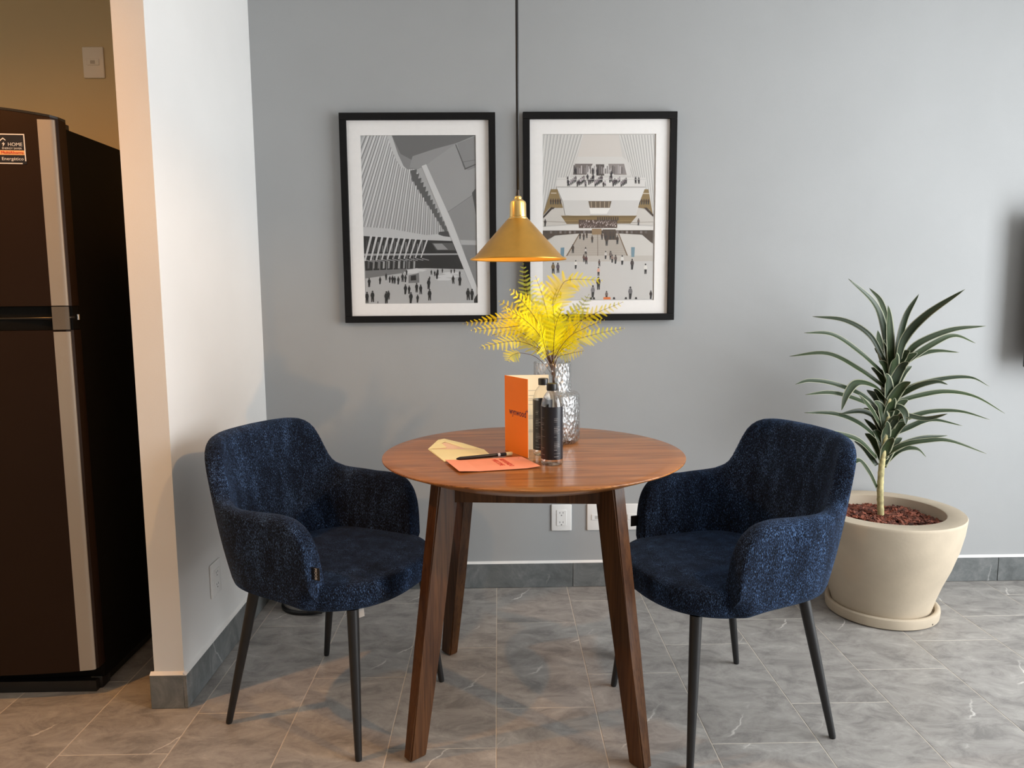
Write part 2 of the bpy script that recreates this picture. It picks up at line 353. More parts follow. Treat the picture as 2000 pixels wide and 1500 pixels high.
LEAVES=[(0.0241,[(1.492,2.84,0.951),(1.443,2.806,1.103),(1.384,2.772,1.204),(1.269,2.738,1.294)]),(0.0195,[(1.476,2.84,0.979),(1.484,2.88,1.137),(1.482,2.92,1.211),(1.456,2.96,1.261)]),(0.0278,[(1.498,2.84,0.923),(1.467,2.802,1.048),(1.438,2.763,1.141),(1.412,2.725,1.197)]),(0.0223,[(1.516,2.84,0.951),(1.497,2.798,1.057),(1.497,2.757,1.159),(1.517,2.715,1.237)]),(0.026,[(1.516,2.84,0.951),(1.5,2.77,1.068),(1.537,2.7,1.16),(1.631,2.629,1.253)]),(0.0204,[(1.534,2.84,0.97),(1.576,2.822,1.045),(1.693,2.804,1.101),(1.816,2.786,1.117)]),(0.0195,[(1.525,2.84,0.96),(1.606,2.872,0.999),(1.701,2.904,1.015),(1.813,2.936,1.007)]),(0.0195,[(1.508,2.84,0.913),(1.56,2.856,0.977),(1.679,2.871,1.051),(1.763,2.887,1.076),(1.855,2.902,1.045)]),(0.0195,[(1.466,2.84,0.989),(1.414,2.857,1.082),(1.325,2.875,1.138),(1.208,2.892,1.154)]),(0.0195,[(1.469,2.84,0.932),(1.354,2.805,1.021),(1.233,2.77,1.09),(1.113,2.734,1.1)]),(0.0195,[(1.472,2.84,0.885),(1.371,2.835,0.953),(1.244,2.83,1.015),(1.098,2.826,1.007)]),(0.0278,[(1.484,2.84,0.838),(1.415,2.803,0.89),(1.331,2.765,0.909),(1.278,2.728,0.873),(1.243,2.69,0.82)]),(0.0195,[(1.467,2.84,0.781),(1.383,2.81,0.852),(1.255,2.78,0.904),(1.149,2.75,0.922),(1.083,2.72,0.913)]),(0.0195,[(1.467,2.84,0.781),(1.366,2.794,0.836),(1.232,2.747,0.876),(1.113,2.701,0.877)]),(0.0195,[(1.468,2.84,0.675),(1.366,2.804,0.75),(1.254,2.768,0.794),(1.124,2.732,0.806)]),(0.0195,[(1.494,2.84,0.828),(1.571,2.865,0.872),(1.718,2.889,0.906),(1.849,2.914,0.909),(1.944,2.939,0.871)]),(0.0195,[(1.504,2.84,0.818),(1.607,2.858,0.844),(1.731,2.875,0.859),(1.86,2.893,0.836),(1.995,2.91,0.766)]),(0.0195,[(1.489,2.84,0.723),(1.573,2.856,0.758),(1.676,2.872,0.781),(1.802,2.888,0.779),(1.932,2.904,0.743)]),(0.0195,[(1.482,2.84,0.685),(1.577,2.861,0.718),(1.684,2.881,0.748),(1.824,2.902,0.72)]),(0.0195,[(1.512,2.84,0.837),(1.574,2.802,0.889),(1.625,2.764,0.911),(1.649,2.726,0.906)]),(0.0195,[(1.476,2.84,0.608),(1.539,2.82,0.659),(1.622,2.8,0.681),(1.704,2.78,0.684),(1.833,2.76,0.638)]),(0.0195,[(1.477,2.84,0.598),(1.534,2.844,0.645),(1.63,2.848,0.682),(1.737,2.852,0.691)]),(0.0195,[(1.482,2.84,0.578),(1.549,2.854,0.633),(1.624,2.868,0.637),(1.675,2.882,0.601)]),(0.0195,[(1.458,2.84,0.579),(1.427,2.879,0.639),(1.405,2.918,0.661)]),(0.0195,[(1.463,2.84,0.491),(1.407,2.792,0.562),(1.343,2.743,0.621),(1.293,2.695,0.614)]),(0.026,[(1.47,2.84,0.723),(1.395,2.772,0.802),(1.322,2.703,0.858),(1.279,2.635,0.881)]),(0.0241,[(1.48,2.84,0.714),(1.438,2.818,0.765),(1.369,2.796,0.798),(1.276,2.774,0.793)]),(0.0195,[(1.492,2.84,0.665),(1.448,2.852,0.721),(1.414,2.865,0.758)]),(0.0278,[(1.495,2.84,0.799),(1.518,2.812,0.808),(1.527,2.784,0.789),(1.519,2.757,0.752)]),(0.0195,[(1.457,2.84,0.608),(1.367,2.801,0.684),(1.263,2.761,0.721),(1.172,2.722,0.738)]),(0.0315,[(1.499,2.84,0.913),(1.486,2.9,1.012),(1.498,2.96,1.095)]),(0.0195,[(1.49,2.84,0.704),(1.518,2.792,0.778),(1.585,2.744,0.776),(1.637,2.696,0.802)])]
TRUNK=[(1.486,2.84,0.383),(1.478,2.84,0.471),(1.478,2.84,0.569),(1.485,2.84,0.665),(1.488,2.84,0.742),(1.493,2.84,0.838),(1.5,2.84,0.923),(1.503,2.84,0.97)]
FRONDS=[([(0.171,2.37,0.988),(0.151,2.358,1.062),(0.106,2.346,1.159),(0.019,2.334,1.173),(-0.107,2.322,1.158)],0.5,0.0382),([(0.174,2.37,0.988),(0.153,2.34,1.064),(0.097,2.31,1.145),(0.018,2.28,1.147),(-0.079,2.25,1.141)],0.5,0.0414),([(0.171,2.37,0.988),(0.14,2.325,1.065),(0.072,2.28,1.103),(0.017,2.235,1.106),(-0.053,2.19,1.093)],0.5,0.0351),([(0.168,2.37,0.988),(0.121,2.334,1.049),(0.072,2.298,1.068),(0.04,2.262,1.065),(0.026,2.226,1.049)],0.55,0.0319),([(0.171,2.37,0.988),(0.157,2.4,1.059),(0.118,2.43,1.172),(0.095,2.46,1.254),(0.083,2.49,1.344)],0.35,0.0542),([(0.171,2.37,0.988),(0.157,2.352,1.063),(0.121,2.334,1.159),(0.082,2.316,1.215),(0.038,2.298,1.26)],0.35,0.0605),([(0.174,2.37,0.988),(0.168,2.365,1.062),(0.164,2.36,1.174),(0.194,2.356,1.266),(0.226,2.351,1.29),(0.32,2.346,1.287)],0.4,0.0637),([(0.174,2.37,0.988),(0.17,2.355,1.062),(0.201,2.34,1.119),(0.271,2.325,1.174),(0.38,2.31,1.22)],0.4,0.0478),([(0.178,2.37,0.988),(0.18,2.382,1.052),(0.23,2.394,1.095),(0.313,2.406,1.119),(0.403,2.418,1.136)],0.4,0.0446),([(0.171,2.37,0.988),(0.167,2.361,1.062),(0.157,2.352,1.158),(0.138,2.343,1.238),(0.116,2.334,1.3)],0.35,0.0574),([(0.171,2.37,0.988),(0.15,2.385,1.06),(0.092,2.4,1.141),(0.044,2.415,1.198),(0.005,2.43,1.225)],0.4,0.0542),([(0.174,2.37,0.988),(0.176,2.394,1.059),(0.216,2.418,1.139),(0.267,2.442,1.204),(0.295,2.466,1.244)],0.4,0.051),([(0.178,2.37,0.988),(0.181,2.33,1.048),(0.22,2.29,1.067),(0.255,2.25,1.077)],0.45,0.0351),([(0.171,2.37,0.988),(0.16,2.394,1.043),(0.117,2.418,1.074),(0.061,2.442,1.115),(0.019,2.466,1.119)],0.45,0.0414),([(0.174,2.37,0.988),(0.169,2.322,1.065),(0.172,2.274,1.146),(0.188,2.226,1.208)],0.35,0.0478),([(0.174,2.37,0.988),(0.151,2.314,1.05),(0.133,2.258,1.116),(0.118,2.202,1.179)],0.35,0.0446),([(0.176,2.37,0.988),(0.185,2.338,1.056),(0.229,2.306,1.128),(0.249,2.274,1.161)],0.4,0.0414),([(0.173,2.37,0.988),(0.164,2.378,1.044),(0.181,2.386,1.092),(0.141,2.394,1.141)],0.4,0.0414),([(0.171,2.37,0.988),(0.153,2.334,1.064),(0.119,2.298,1.13),(0.069,2.262,1.178),(0.018,2.226,1.205)],0.35,0.0478),([(0.171,2.37,0.988),(0.149,2.37,1.053),(0.099,2.37,1.11),(0.043,2.37,1.135),(-0.021,2.37,1.119)],0.35,0.0446),([(0.173,2.37,0.988),(0.166,2.382,1.06),(0.154,2.394,1.141),(0.109,2.406,1.222),(0.064,2.418,1.246)],0.3,0.051),([(0.174,2.37,0.988),(0.17,2.346,1.063),(0.174,2.322,1.144),(0.166,2.298,1.222),(0.18,2.274,1.268)],0.3,0.0542),([(0.176,2.37,0.988),(0.175,2.34,1.048),(0.214,2.31,1.113),(0.265,2.28,1.145),(0.315,2.25,1.168)],0.3,0.0446),([(0.176,2.37,0.988),(0.171,2.322,1.041),(0.188,2.274,1.076),(0.221,2.226,1.105)],0.3,0.0351),([(0.17,2.37,0.988),(0.149,2.322,1.041),(0.121,2.274,1.069),(0.1,2.226,1.106)],0.3,0.0351),([(0.174,2.37,0.988),(0.176,2.388,1.044),(0.203,2.406,1.124),(0.238,2.424,1.188),(0.292,2.442,1.203)],0.3,0.051)]
# ------------------------------------------------------------------ structure
J = 0.0014
floor = obj('floor', *box(XK - 0.1, XR + 0.1, YF - 0.1, YB + 0.1, -0.06, -0.0007), M['grout']); floor['kind'] = 'structure'
tile_cache = {}
def add_tile(x0, x1, y0, y1):
    w, l = round(x1 - x0, 4), round(y1 - y0, 4)
    if w < 0.02 or l < 0.02: return
    if (w, l) not in tile_cache:
        a, b_, e = w / 2, l / 2, 0.0006
        V = [(-a, -b_, -0.004), (a, -b_, -0.004), (a, b_, -0.004), (-a, b_, -0.004),
             (-a, -b_, -e), (a, -b_, -e), (a, b_, -e), (-a, b_, -e),
             (-a + e, -b_ + e, 0), (a - e, -b_ + e, 0), (a - e, b_ - e, 0), (-a + e, b_ - e, 0)]
        F = [(8, 9, 10, 11)] + [(k, (k + 1) % 4, (k + 1) % 4 + 4, k + 4) for k in range(4)] + [(k + 4, (k + 1) % 4 + 4, (k + 1) % 4 + 8, k + 8) for k in range(4)]
        me = bpy.data.meshes.new('tile'); me.from_pydata(V, [], F); me.materials.append(M['tile']); tile_cache[(w, l)] = me
    o = bpy.data.objects.new('tile', tile_cache[(w, l)]); C.objects.link(o); o.parent = floor; o.location = ((x0 + x1) / 2, (y0 + y1) / 2, 0)
X0 = -0.0166
for c in range(-11, 13):
    xa, xb = X0 + 0.3 * c + J, X0 + 0.3 * (c + 1) - J
    xa, xb = max(xa, XK), min(xb, XR)
    ph = 1.96 + 0.2 * ((c - 2) % 3)
    for k in range(-11, 4):
        ya, yb = ph + 0.6 * k + J, ph + 0.6 * (k + 1) - J
        ya, yb = max(ya, YF), min(yb, YB)
        if xb - xa > 0.02 and yb - ya > 0.02: add_tile(xa, xb, ya, yb)

def wall(name, dims, mat):
    o = obj(name, *box(*dims), mat); o['kind'] = 'structure'; return o
wall('wall_back', (XL, XR + 0.1, YB, YB + 0.1, 0, H), M['wall_grey'])
wall('wall_kitchen', (XK - 0.1, XL, YB, YB + 0.1, 0, H), M['cream'])
wall('wall_left', (XT, XL, YS, YB, 0, H), M['wall_white'])
wall('wall_far_left', (XK - 0.1, XK, YF, YB, 0, H), M['cream'])
wall('wall_front', (XK - 0.1, XR + 0.1, YF - 0.1, YF, 0, H), M['wall_white'])
wy0, wy1, wz0, wz1 = -0.13, 2.37, 0.10, 2.43
wr = obj('wall_right', *boxes([(XR, XR + 0.1, YF, wy0, 0, H), (XR, XR + 0.1, wy1, YB, 0, H), (XR, XR + 0.1, wy0, wy1, 0, wz0), (XR, XR + 0.1, wy0, wy1, wz1, H)]), M['wall_white']); wr['kind'] = 'structure'
wf = obj('window_1', *boxes([(XR - .02, XR, wy0, wy0 + .05, wz0, wz1), (XR - .02, XR, wy1 - .05, wy1, wz0, wz1), (XR - .02, XR, wy0, wy1, wz0, wz0 + .05), (XR - .02, XR, wy0, wy1, wz1 - .05, wz1)]), M['frame']); wf['kind'] = 'structure'
wall('ceiling', (XK - 0.1, XR + 0.1, YF - 0.1, YB + 0.1, H, H + 0.1), M['wall_white'])

# baseboards: stone pieces with a white caulk line on top
BH, BT = 0.106, 0.011
def baseboard(name, axis, a0, a1, plane, sgn, joints):
    s = struct(name)
    js = [a0] + [j for j in joints if a0 < j < a1] + [a1]
    lo, hi = (plane, plane + sgn * BT) if sgn > 0 else (plane + sgn * BT, plane)
    for i in range(len(js) - 1):
        g0 = js[i] + (0.001 if i else 0); g1 = js[i + 1] - (0.001 if i < len(js) - 2 else 0)
        d = (g0, g1, lo, hi, 0.001, BH) if axis == 'x' else (lo, hi, g0, g1, 0.001, BH)
        bbox('tile', d, M['skirt'], s, 0.0012, 1)
    lo2, hi2 = (plane, plane + sgn * (BT - .001)) if sgn > 0 else (plane + sgn * (BT - .001), plane)
    c0 = plane + sgn * (BT - 0.001)
    if axis == 'x': V = [(a0, plane, BH), (a1, plane, BH), (a1, c0, BH), (a0, c0, BH), (a0, plane, BH + .009), (a1, plane, BH + .009), (a1, c0, BH + .001), (a0, c0, BH + .001)]
    else: V = [(plane, a0, BH), (plane, a1, BH), (c0, a1, BH), (c0, a0, BH), (plane, a0, BH + .009), (plane, a1, BH + .009), (c0, a1, BH + .001), (c0, a0, BH + .001)]
    F = [(0, 1, 2, 3), (4, 5, 6, 7), (3, 2, 6, 7), (0, 4, 5, 1), (0, 3, 7, 4), (1, 5, 6, 2)]
    obj('caulk_line', V, F, M['caulk'], s)
    return s
baseboard('baseboard_back', 'x', XL + BT, XR, YB, -1, [0.309 - 0.6, 0.309, 0.909, 1.509, 2.148, 2.75, 3.35])
baseboard('baseboard_left', 'y', YS - BT, YB - BT, XL, 1, [2.38, 2.98])
baseboard('baseboard_end', 'x', XT - BT, XL, YS, -1, [])
baseboard('baseboard_kitchen', 'y', YS, YB, XT, -1, [2.7])

# wall plates
def outlet(label, loc, rz, kind, w=0.080, h=0.115, group=None):
    t = thing('wall_plate' if kind != 'outlet' else 'power_outlet', label, 'outlet' if kind == 'outlet' else 'wall plate', loc, rz)
    # local: plate lies in xz plane, faces -y
    bbox('plate', (-w / 2, w / 2, -0.007, 0, -h / 2, h / 2), M['white_plastic'], t, 0.004, 3)
    if kind == 'outlet':
        ins = bbox('socket_insert', (-0.021, 0.021, -0.0095, -0.006, -0.034, 0.034), M['white_plastic'], t, 0.001, 1)
        for zc in (0.020, -0.021):
            V, F = boxes([(-0.0085, -0.0065, -0.0098, -0.0094, zc - .001, zc + .006), (0.0055, 0.0075, -0.0098, -0.0094, zc - .001, zc + .006), (-0.002, 0.002, -0.0098, -0.0094, zc - .0105, zc - .0065)])
            obj('slot', V, F, M['slot'], ins)
    else:
        ins = bbox('module', (-0.024, 0.024, -0.0095, -0.006, -0.011, 0.013), M['white_plastic'], t, 0.001, 1)
        obj('port', *box(-0.010, 0.008, -0.0098, -0.0094, -0.006, 0.007), M['port'], ins)
    return t
outlet('white double power outlet low on the grey wall behind the table', (0.2605, YB, 0.304), 0, 'outlet', 0.087)
outlet('white wall plate left half showing behind the right front table leg', (0.412, YB, 0.304), 0, 'data', 0.087)
outlet('white wall plate between right table leg and right chair arm', (0.565, YB, 0.304), 0, 'data', 0.087)
outlet('white wall plate high on the dim cream kitchen wall above the fridge', (-1.575, YB, 2.16), 0, 'data', 0.082, 0.118)
outlet('white power outlet low on the white stub wall beside left chair', (XL, 2.475, 0.302), PI / 2, 'outlet', 0.088)
# ------------------------------------------------------------------ table
TX, TY, TZ = 0.10, 2.205, 0.78
table = thing('dining_table', 'round dark-stained wooden dining table with four splayed legs between the chairs', 'table', (TX, TY, 0))
prof = [(0, 0.742), (0.350, 0.742), (0.362, 0.7425), (0.4415, 0.7740), (0.4432, 0.7758), (0.4436, 0.7775), (0.4430, 0.7792), (0.4415, 0.78), (0.40, 0.78), (0, 0.78)]
obj('tabletop', *lathe(prof, 128), M['wood_top'], table, 30)
tops = []
for k in range(4):
    a = PI / 4 + PI / 2 * k - 0.09
    d = Vector((math.cos(a), math.sin(a), 0)); q = Vector((-d.y, d.x, 0))
    V = []
    for z, rr, wr_, wt in ((0.002, 0.428, 0.0265, 0.0175), (0.3, 0.380, 0.0295, 0.0195), (0.741, 0.312, 0.034, 0.0225)):
        for (i, j) in ((-1, -1), (1, -1), (1, 1), (-1, 1)):
            V.append(d * (rr + i * wr_) + q * (j * wt) + Vector((-0.008, -0.008, z)))
    bm = bmesh.new(); bv = [bm.verts.new(v) for v in V]
    for i in range(2):
        for j in range(4): bm.faces.new((bv[i * 4 + j], bv[i * 4 + (j + 1) % 4], bv[i * 4 + 4 + (j + 1) % 4], bv[i * 4 + 4 + j]))
    bm.faces.new((bv[3], bv[2], bv[1], bv[0])); bm.faces.new(bv[8:12])
    bmesh.ops.bevel(bm, geom=[e for e in bm.edges if abs((e.verts[0].co - e.verts[1].co).z) > 0.1 or e.verts[0].co.z < 0.01 and e.verts[1].co.z < 0.01], offset=0.0045, segments=3, affect='EDGES')
    me = bpy.data.meshes.new('leg'); bm.to_mesh(me); bm.free()
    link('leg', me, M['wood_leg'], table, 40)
    tops.append(d * 0.305 + Vector((-0.008, -0.008, 0)))
for k in range(4):
    a, b_ = tops[k], tops[(k + 1) % 4]; d = (b_ - a).normalized(); n = Vector((d.y, -d.x, 0))
    a2, b2 = a + d * 0.020, b_ - d * 0.020
    V = []
    for z in (0.690, 0.7415):
        V += [a2 + n * 0.010 + Vector((0, 0, z)), b2 + n * 0.010 + Vector((0, 0, z)), b2 - n * 0.010 + Vector((0, 0, z)), a2 - n * 0.010 + Vector((0, 0, z))]
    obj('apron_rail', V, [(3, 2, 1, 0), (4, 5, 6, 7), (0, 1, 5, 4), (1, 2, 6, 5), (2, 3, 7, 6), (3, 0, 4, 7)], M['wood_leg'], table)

# ------------------------------------------------------------------ chairs
def sup(c, n): return math.copysign(abs(c) ** (2.0 / n), c)
def plan_path():
    P = []
    for k in range(61):
        a = PI / 2 * k / 60
        P.append(Vector((-0.03 - 0.196 * sup(math.cos(a), 2.9), 0.243 * sup(math.sin(a), 2.9))))
    for k in range(1, 21): P.append(Vector((-0.03 + 0.160 * k / 20, 0.243 + 0.003 * k / 20)))
    S = [0.0]
    for i in range(1, len(P)): S.append(S[-1] + (P[i] - P[i - 1]).length)
    return P, S
PP, SS = plan_path()
def at_s(s):
    s = min(max(s, 0), SS[-1]); i = 1
    while i < len(SS) - 1 and SS[i] < s: i += 1
    t = (s - SS[i - 1]) / (SS[i] - SS[i - 1]); p = PP[i - 1].lerp(PP[i], t)
    i0, i1 = max(i - 4, 0), min(i + 3, len(PP) - 1)
    d = (PP[i1] - PP[i0]).normalized()
    if i0 == 0 and s < 0.02: d = Vector((0, 1))
    return p, Vector((-d.y, d.x))      # outward normal for the +y half
def shell_mesh():
    ST = SS[-1]
    prof = [(0, .853), (.10, .851), (.140, .847), (.166, .838), (.186, .818), (.201, .783), (.214, .740), (.229, .700), (.249, .681), (.282, .671), (ST - .165, .668), (ST - .105, .668), (ST - .064, .661), (ST - .034, .642), (ST - .014, .608), (ST - .004, .56), (ST - .0005, .505), (ST, .465), (ST, .44)]
    half = spline([(a, h_, 0) for a, h_ in prof], 6)
    half = [(v.x, v.y) for v in half]
    full = [(-s, h_) for s, h_ in reversed(half[1:])] + half
    V, F = [], []; nsec = None
    for s, h_ in full:
        p, n = at_s(abs(s))
        if s < 0: p = Vector((p.x, -p.y)); n = Vector((n.x, -n.y))
        back = max(0.0, min(1.0, (0.42 - abs(s)) / 0.22)); back = back * back * (3 - 2 * back)
        T = 0.050 + 0.006 * (1 - back)
        lean = 0.09 + 0.085 * back
        end = max(0.0, 1 - (ST - abs(s)) / 0.05); lift = 0.004 * end * end
        hh = max(h_, 0.455)
        lift += 0.040 * max(0.0, min(1.0, (0.12 - p.x) / 0.28))
        sec = [(T / 2 - 0.030, 0.398 + lift), (T / 2 - 0.012, 0.406 + lift), (T / 2 - 0.003, 0.418 + lift * .5)]
        lo = 0.430 + lift * .6; up = max(hh - T / 2, lo + 0.001)
        for k in range(9): sec.append((T / 2 + 0.004 * math.sin(PI * k / 8), lo + (up - lo) * k / 8))
        for k in range(1, 10):
            a = PI * k / 10; sec.append((T / 2 * math.cos(a), up + (hh - up) * math.sin(a)))
        for k in range(9): sec.append((-T / 2 - 0.004 * math.sin(PI * k / 8), up + (lo - up) * k / 8))
        sec += [(-T / 2 + 0.006, 0.404 + lift), (-T / 2 + 0.012, 0.399 + lift)]
        nsec = len(sec)
        for o_, z in sec:
            o_ -= 0.040 * end * end * max(0.0, min(1.0, (0.47 - z) / 0.05))
            q = p + n * (o_ + lean * (z - 0.43))
            V.append((q.x, q.y, z))
    m_ = len(full)
    for i in range(m_ - 1):
        for k in range(nsec):
            l = (k + 1) % nsec
            F.append((i * nsec + k, i * nsec + l, (i + 1) * nsec + l, (i + 1) * nsec + k))
    F.append(tuple(range(nsec - 1, -1, -1))); F.append(tuple((m_ - 1) * nsec + k for k in range(nsec)))
    return V, F
def seat_mesh():
    n = 96; V, F = [], []
    rings = [(0.0, 0.394), (0.55, 0.394), (0.80, 0.395), (0.92, 0.400), (0.965, 0.408), (0.990, 0.422), (1.0, 0.438), (0.999, 0.455), (0.990, 0.468), (0.972, 0.476), (0.93, 0.480), (0.80, 0.485), (0.6, 0.489), (0.3, 0.491), (0.0, 0.492)]
    for f, z in rings:
        for k in range(n):
            a = 2 * PI * k / n; c, s = math.cos(a), math.sin(a)
            if c > 0: x = 0.02 + 0.258 * sup(c, 2.35); y = 0.262 * sup(s, 2.35)
            else: x = 0.02 + 0.236 * sup(c, 3.0); y = 0.262 * sup(s, 3.0)
            xx = 0.02 + (x - 0.02) * f
            V.append((xx, y * f, z + (0.040 * max(0.0, min(1.0, (0.12 - xx) / 0.28)) * max(0.0, min(1.0, (0.48 - z) / 0.08)) if z < 0.48 else 0.0)))
    for i in range(len(rings) - 1):
        for k in range(n):
            l = (k + 1) % n; F.append((i * n + k, i * n + l, (i + 1) * n + l, (i + 1) * n + k))
    return V, F
def make_chair(label, loc, rz, tag_side):
    t = thing('dining_chair', label, 'chair', loc, rz, 'navy armchairs at the table')
    V, F = seat_mesh(); obj('seat', V, F, M['fabric'], t, True)
    V, F = shell_mesh(); obj('backrest_with_arms', V, F, M['fabric'], t, True)
    for sx, sy in ((-1, -1), (-1, 1), (1, -1), (1, 1)):
        top = Vector((-0.145 if sx < 0 else 0.190, 0.180 * sy, 0.428 if sx < 0 else 0.400)); bot = Vector((0.229 * sx, 0.229 * sy, 0.0005))
        V, F = tube([top, top.lerp(bot, 0.5), top.lerp(bot, 0.985), bot], [0.0165, 0.0135, 0.0095, 0.0085], 20)
        obj('leg', V, F, M['black_metal'], t, 40)
    # brand tag sewn in the arm seam
    y = tag_side * 0.268
    tg = bbox('tag', (0.124, 0.154, y - 0.0008, y + 0.0008, 0.506, 0.540), M['black_plastic'], t)
    mt = basis((0.142, y - 0.0010, 0.523), (0, 0, -1), (1, 0, 0)) if tag_side < 0 else basis((0.142, y + 0.0010, 0.523), (0, 0, -1), (-1, 0, 0))
    text('tag_lettering', 'MOOB', 0.0105, M['white_ink'], tg, mt)
    return t
ch1 = make_chair('navy chenille armchair left of the table, beside the white wall', (-0.499, 2.217, 0), -0.4346, -1)
ch2 = make_chair('navy chenille armchair right of the table, in front of the potted plant', (0.644, 2.130, 0), PI + 0.2983, -1)
cl = obj('care_label', [(0.185, -0.170, 0.400), (0.212, -0.160, 0.400), (0.214, -0.160, 0.377), (0.196, -0.168, 0.370)], [(0, 1, 2, 3)], M['white_plastic'], ch1)
md = cl.modifiers.new('thick', 'SOLIDIFY'); md.thickness = 0.0006

# ------------------------------------------------------------------ pendant lamp
LX, LY = 0.060, 2.22
lamp = thing('pendant_lamp', 'brass cone pendant lamp hanging on a black cord over the table', 'lamp', (LX, LY, 1.345))
pr = [(0.1395, 0.0005), (0.1400, 0.0025), (0.1385, 0.0045), (0.127, 0.0095), (0.031, 0.116), (0.029, 0.117), (0.0285, 0.1155), (0.1255, 0.008), (0.137, 0.0028)]
V, F = lathe(pr, 96, closed=True)
sh = obj('lamp_shade', V, F, M['brass'], lamp, 35)
sh.data.materials.append(M['brass_in'])
for pl in sh.data.polygons:
    if pl.index // 96 in (6, 7): pl.material_index = 1
obj('collar', *lathe([(0.0, 0.113), (0.027, 0.113), (0.0285, 0.116), (0.0285, 0.119), (0.026, 0.1215), (0, 0.1215)], 48), M['brass2'], lamp, 35)
obj('lamp_holder', *lathe([(0, 0.1215), (0.0235, 0.1215), (0.0245, 0.124), (0.0240, 0.128), (0.0235, 0.160), (0.0215, 0.166), (0.0145, 0.171), (0.0108, 0.173), (0.0108, 0.178), (0.009, 0.181), (0, 0.181)], 48), M['brass2'], lamp, 35)
obj('cord_grip', *lathe([(0, 0.181), (0.0068, 0.181), (0.0062, 0.186), (0.0045, 0.199), (0, 0.199)], 24), M['black_plastic'], lamp, 35)
obj('cord', *tube([(0, 0, 0.198), (0, 0, 0.6), (0, 0, H - 1.345 - 0.03)], 0.0043, 12), M['black_plastic'], lamp, True)
obj('ceiling_rose', *lathe([(0, H - 1.345 - 0.03), (0.05, H - 1.345 - 0.03), (0.055, H - 1.345 - 0.02), (0.055, H - 1.345), (0, H - 1.345)], 40), M['black_plastic'], lamp, 35)
obj('bulb', *lathe([(0, 0.030), (0.010, 0.031), (0.018, 0.036), (0.021, 0.044), (0.019, 0.054), (0.013, 0.066), (0.0125, 0.085), (0, 0.085)], 32), M['bulb'], lamp, True)
bl = bpy.data.lights.new('pendant_bulb_light', 'POINT'); bl.energy = 0.3; bl.color = (1.0, 0.80, 0.52); bl.shadow_soft_size = 0.02
blo = bpy.data.objects.new('pendant_bulb_light', bl); C.objects.link(blo); blo.location = (LX, LY, 1.345 + 0.006)
obj('bulb_socket', *lathe([(0, 0.085), (0.016, 0.085), (0.018, 0.09), (0.018, 0.1130), (0, 0.1130)], 24), M['white_plastic'], lamp, 35)

# ------------------------------------------------------------------ fridge
fr = thing('refrigerator', 'tall two-door steel fridge with painted dark and bright reflections and black side', 'fridge', (-1.268, 2.27, 0))
W_ = 0.66
bbox('body', (-W_ + 0.012, -0.004, 0.055, 0.70, 0.035, 1.742), M['fridge_side'], fr, 0.006, 2)
bbox('base_grille', (-W_ + 0.03, -0.022, 0.03, 0.6, 0.0, 0.036), M['black_plastic'], fr)
def door_front(x):
    u_ = x / -W_                       # 0 right edge .. 1 left edge
    y = -0.030 * (1 - (2 * u_ - 1) ** 2)
    e = min(u_, 1 - u_) * W_
    if e < 0.012: y += 0.014 * (1 - math.sqrt(max(0, 1 - (1 - e / 0.012) ** 2)))
    return y
def door_piece(name, x0, x1, z0, z1, mat, parent, off=0.0, arch=0.0, depth=None, n=24, arch_low=False):
    V, F = [], []
    for i in range(n + 1):
        x = x0 + (x1 - x0) * i / n; y = door_front(x) + off
        yb = y + depth if depth else 0.052
        zt = z1 + (arch * (1 - (2 * x / -W_ - 1) ** 2) if arch else 0)
        zb = z0 + (zt - z1 if arch_low else 0)
        V += [(x, y, zb), (x, yb, zb), (x, yb, zt), (x, y, zt)]
    for i in range(n):
        for k in range(4):
            l = (k + 1) % 4; F.append((i * 4 + k, i * 4 + l, i * 4 + 4 + l, i * 4 + 4 + k))
    F += [(3, 2, 1, 0), tuple(n * 4 + k for k in range(4))]
    return obj(name, V, F, mat, parent, 30)
for nm, z0, z1, arch in (('freezer_door', 1.222, 1.758, 0.030), ('lower_door', 0.088, 1.150, 0.0)):
    d = door_piece(nm, 0.0, -W_, z0, z1, M['steel_dark'], fr, 0, arch, n=48)
    zt = z1 - 0.004
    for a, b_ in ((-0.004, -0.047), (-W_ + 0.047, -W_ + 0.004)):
        door_piece('reflection_strip', a, b_, z0 + 0.001, zt, M['steel'], d, -0.0015, 0.0, 0.004, n=12)  # bright reflection of the curved door, built as a paler strip
    if arch: door_piece('top_cap', 0.0, -W_, z1 + 0.0005, z1 + 0.007, M['black_plastic'], d, -0.001, arch, n=48, arch_low=True)
hr = door_piece('handle_recess', -0.002, -W_ + 0.002, 1.151, 1.221, M['fridge_side'], fr, 0.012, 0, n=32)
door_piece('recess_strip', -0.004, -0.047, 1.152, 1.220, M['grey_recess'], hr, -0.002, 0, 0.004, n=8)
obj('handle_bar', *tube([(-0.30, -0.018, 1.186), (-0.06, -0.006, 1.186), (-0.015, 0.0085, 1.187), (0.002, 0.020, 1.188)], [0.004, 0.004, 0.0045, 0.004], 10), M['black_plastic'], hr, True)
obj('hinge_pin', *lathe([(0, 1.180), (0.005, 1.180), (0.005, 1.196), (0, 1.196)], 16, 0.001, 0.040), M['chrome'], fr, 35)
obj('hinge_cover', *boxes([(-0.055, -0.012, 0.03, 0.09, 1.742, 1.757)]), M['black_plastic'], fr)
bbox('foot', (-0.05, -0.012, 0.05, 0.10, 0.0, 0.04), M['black_plastic'], fr, 0.004)
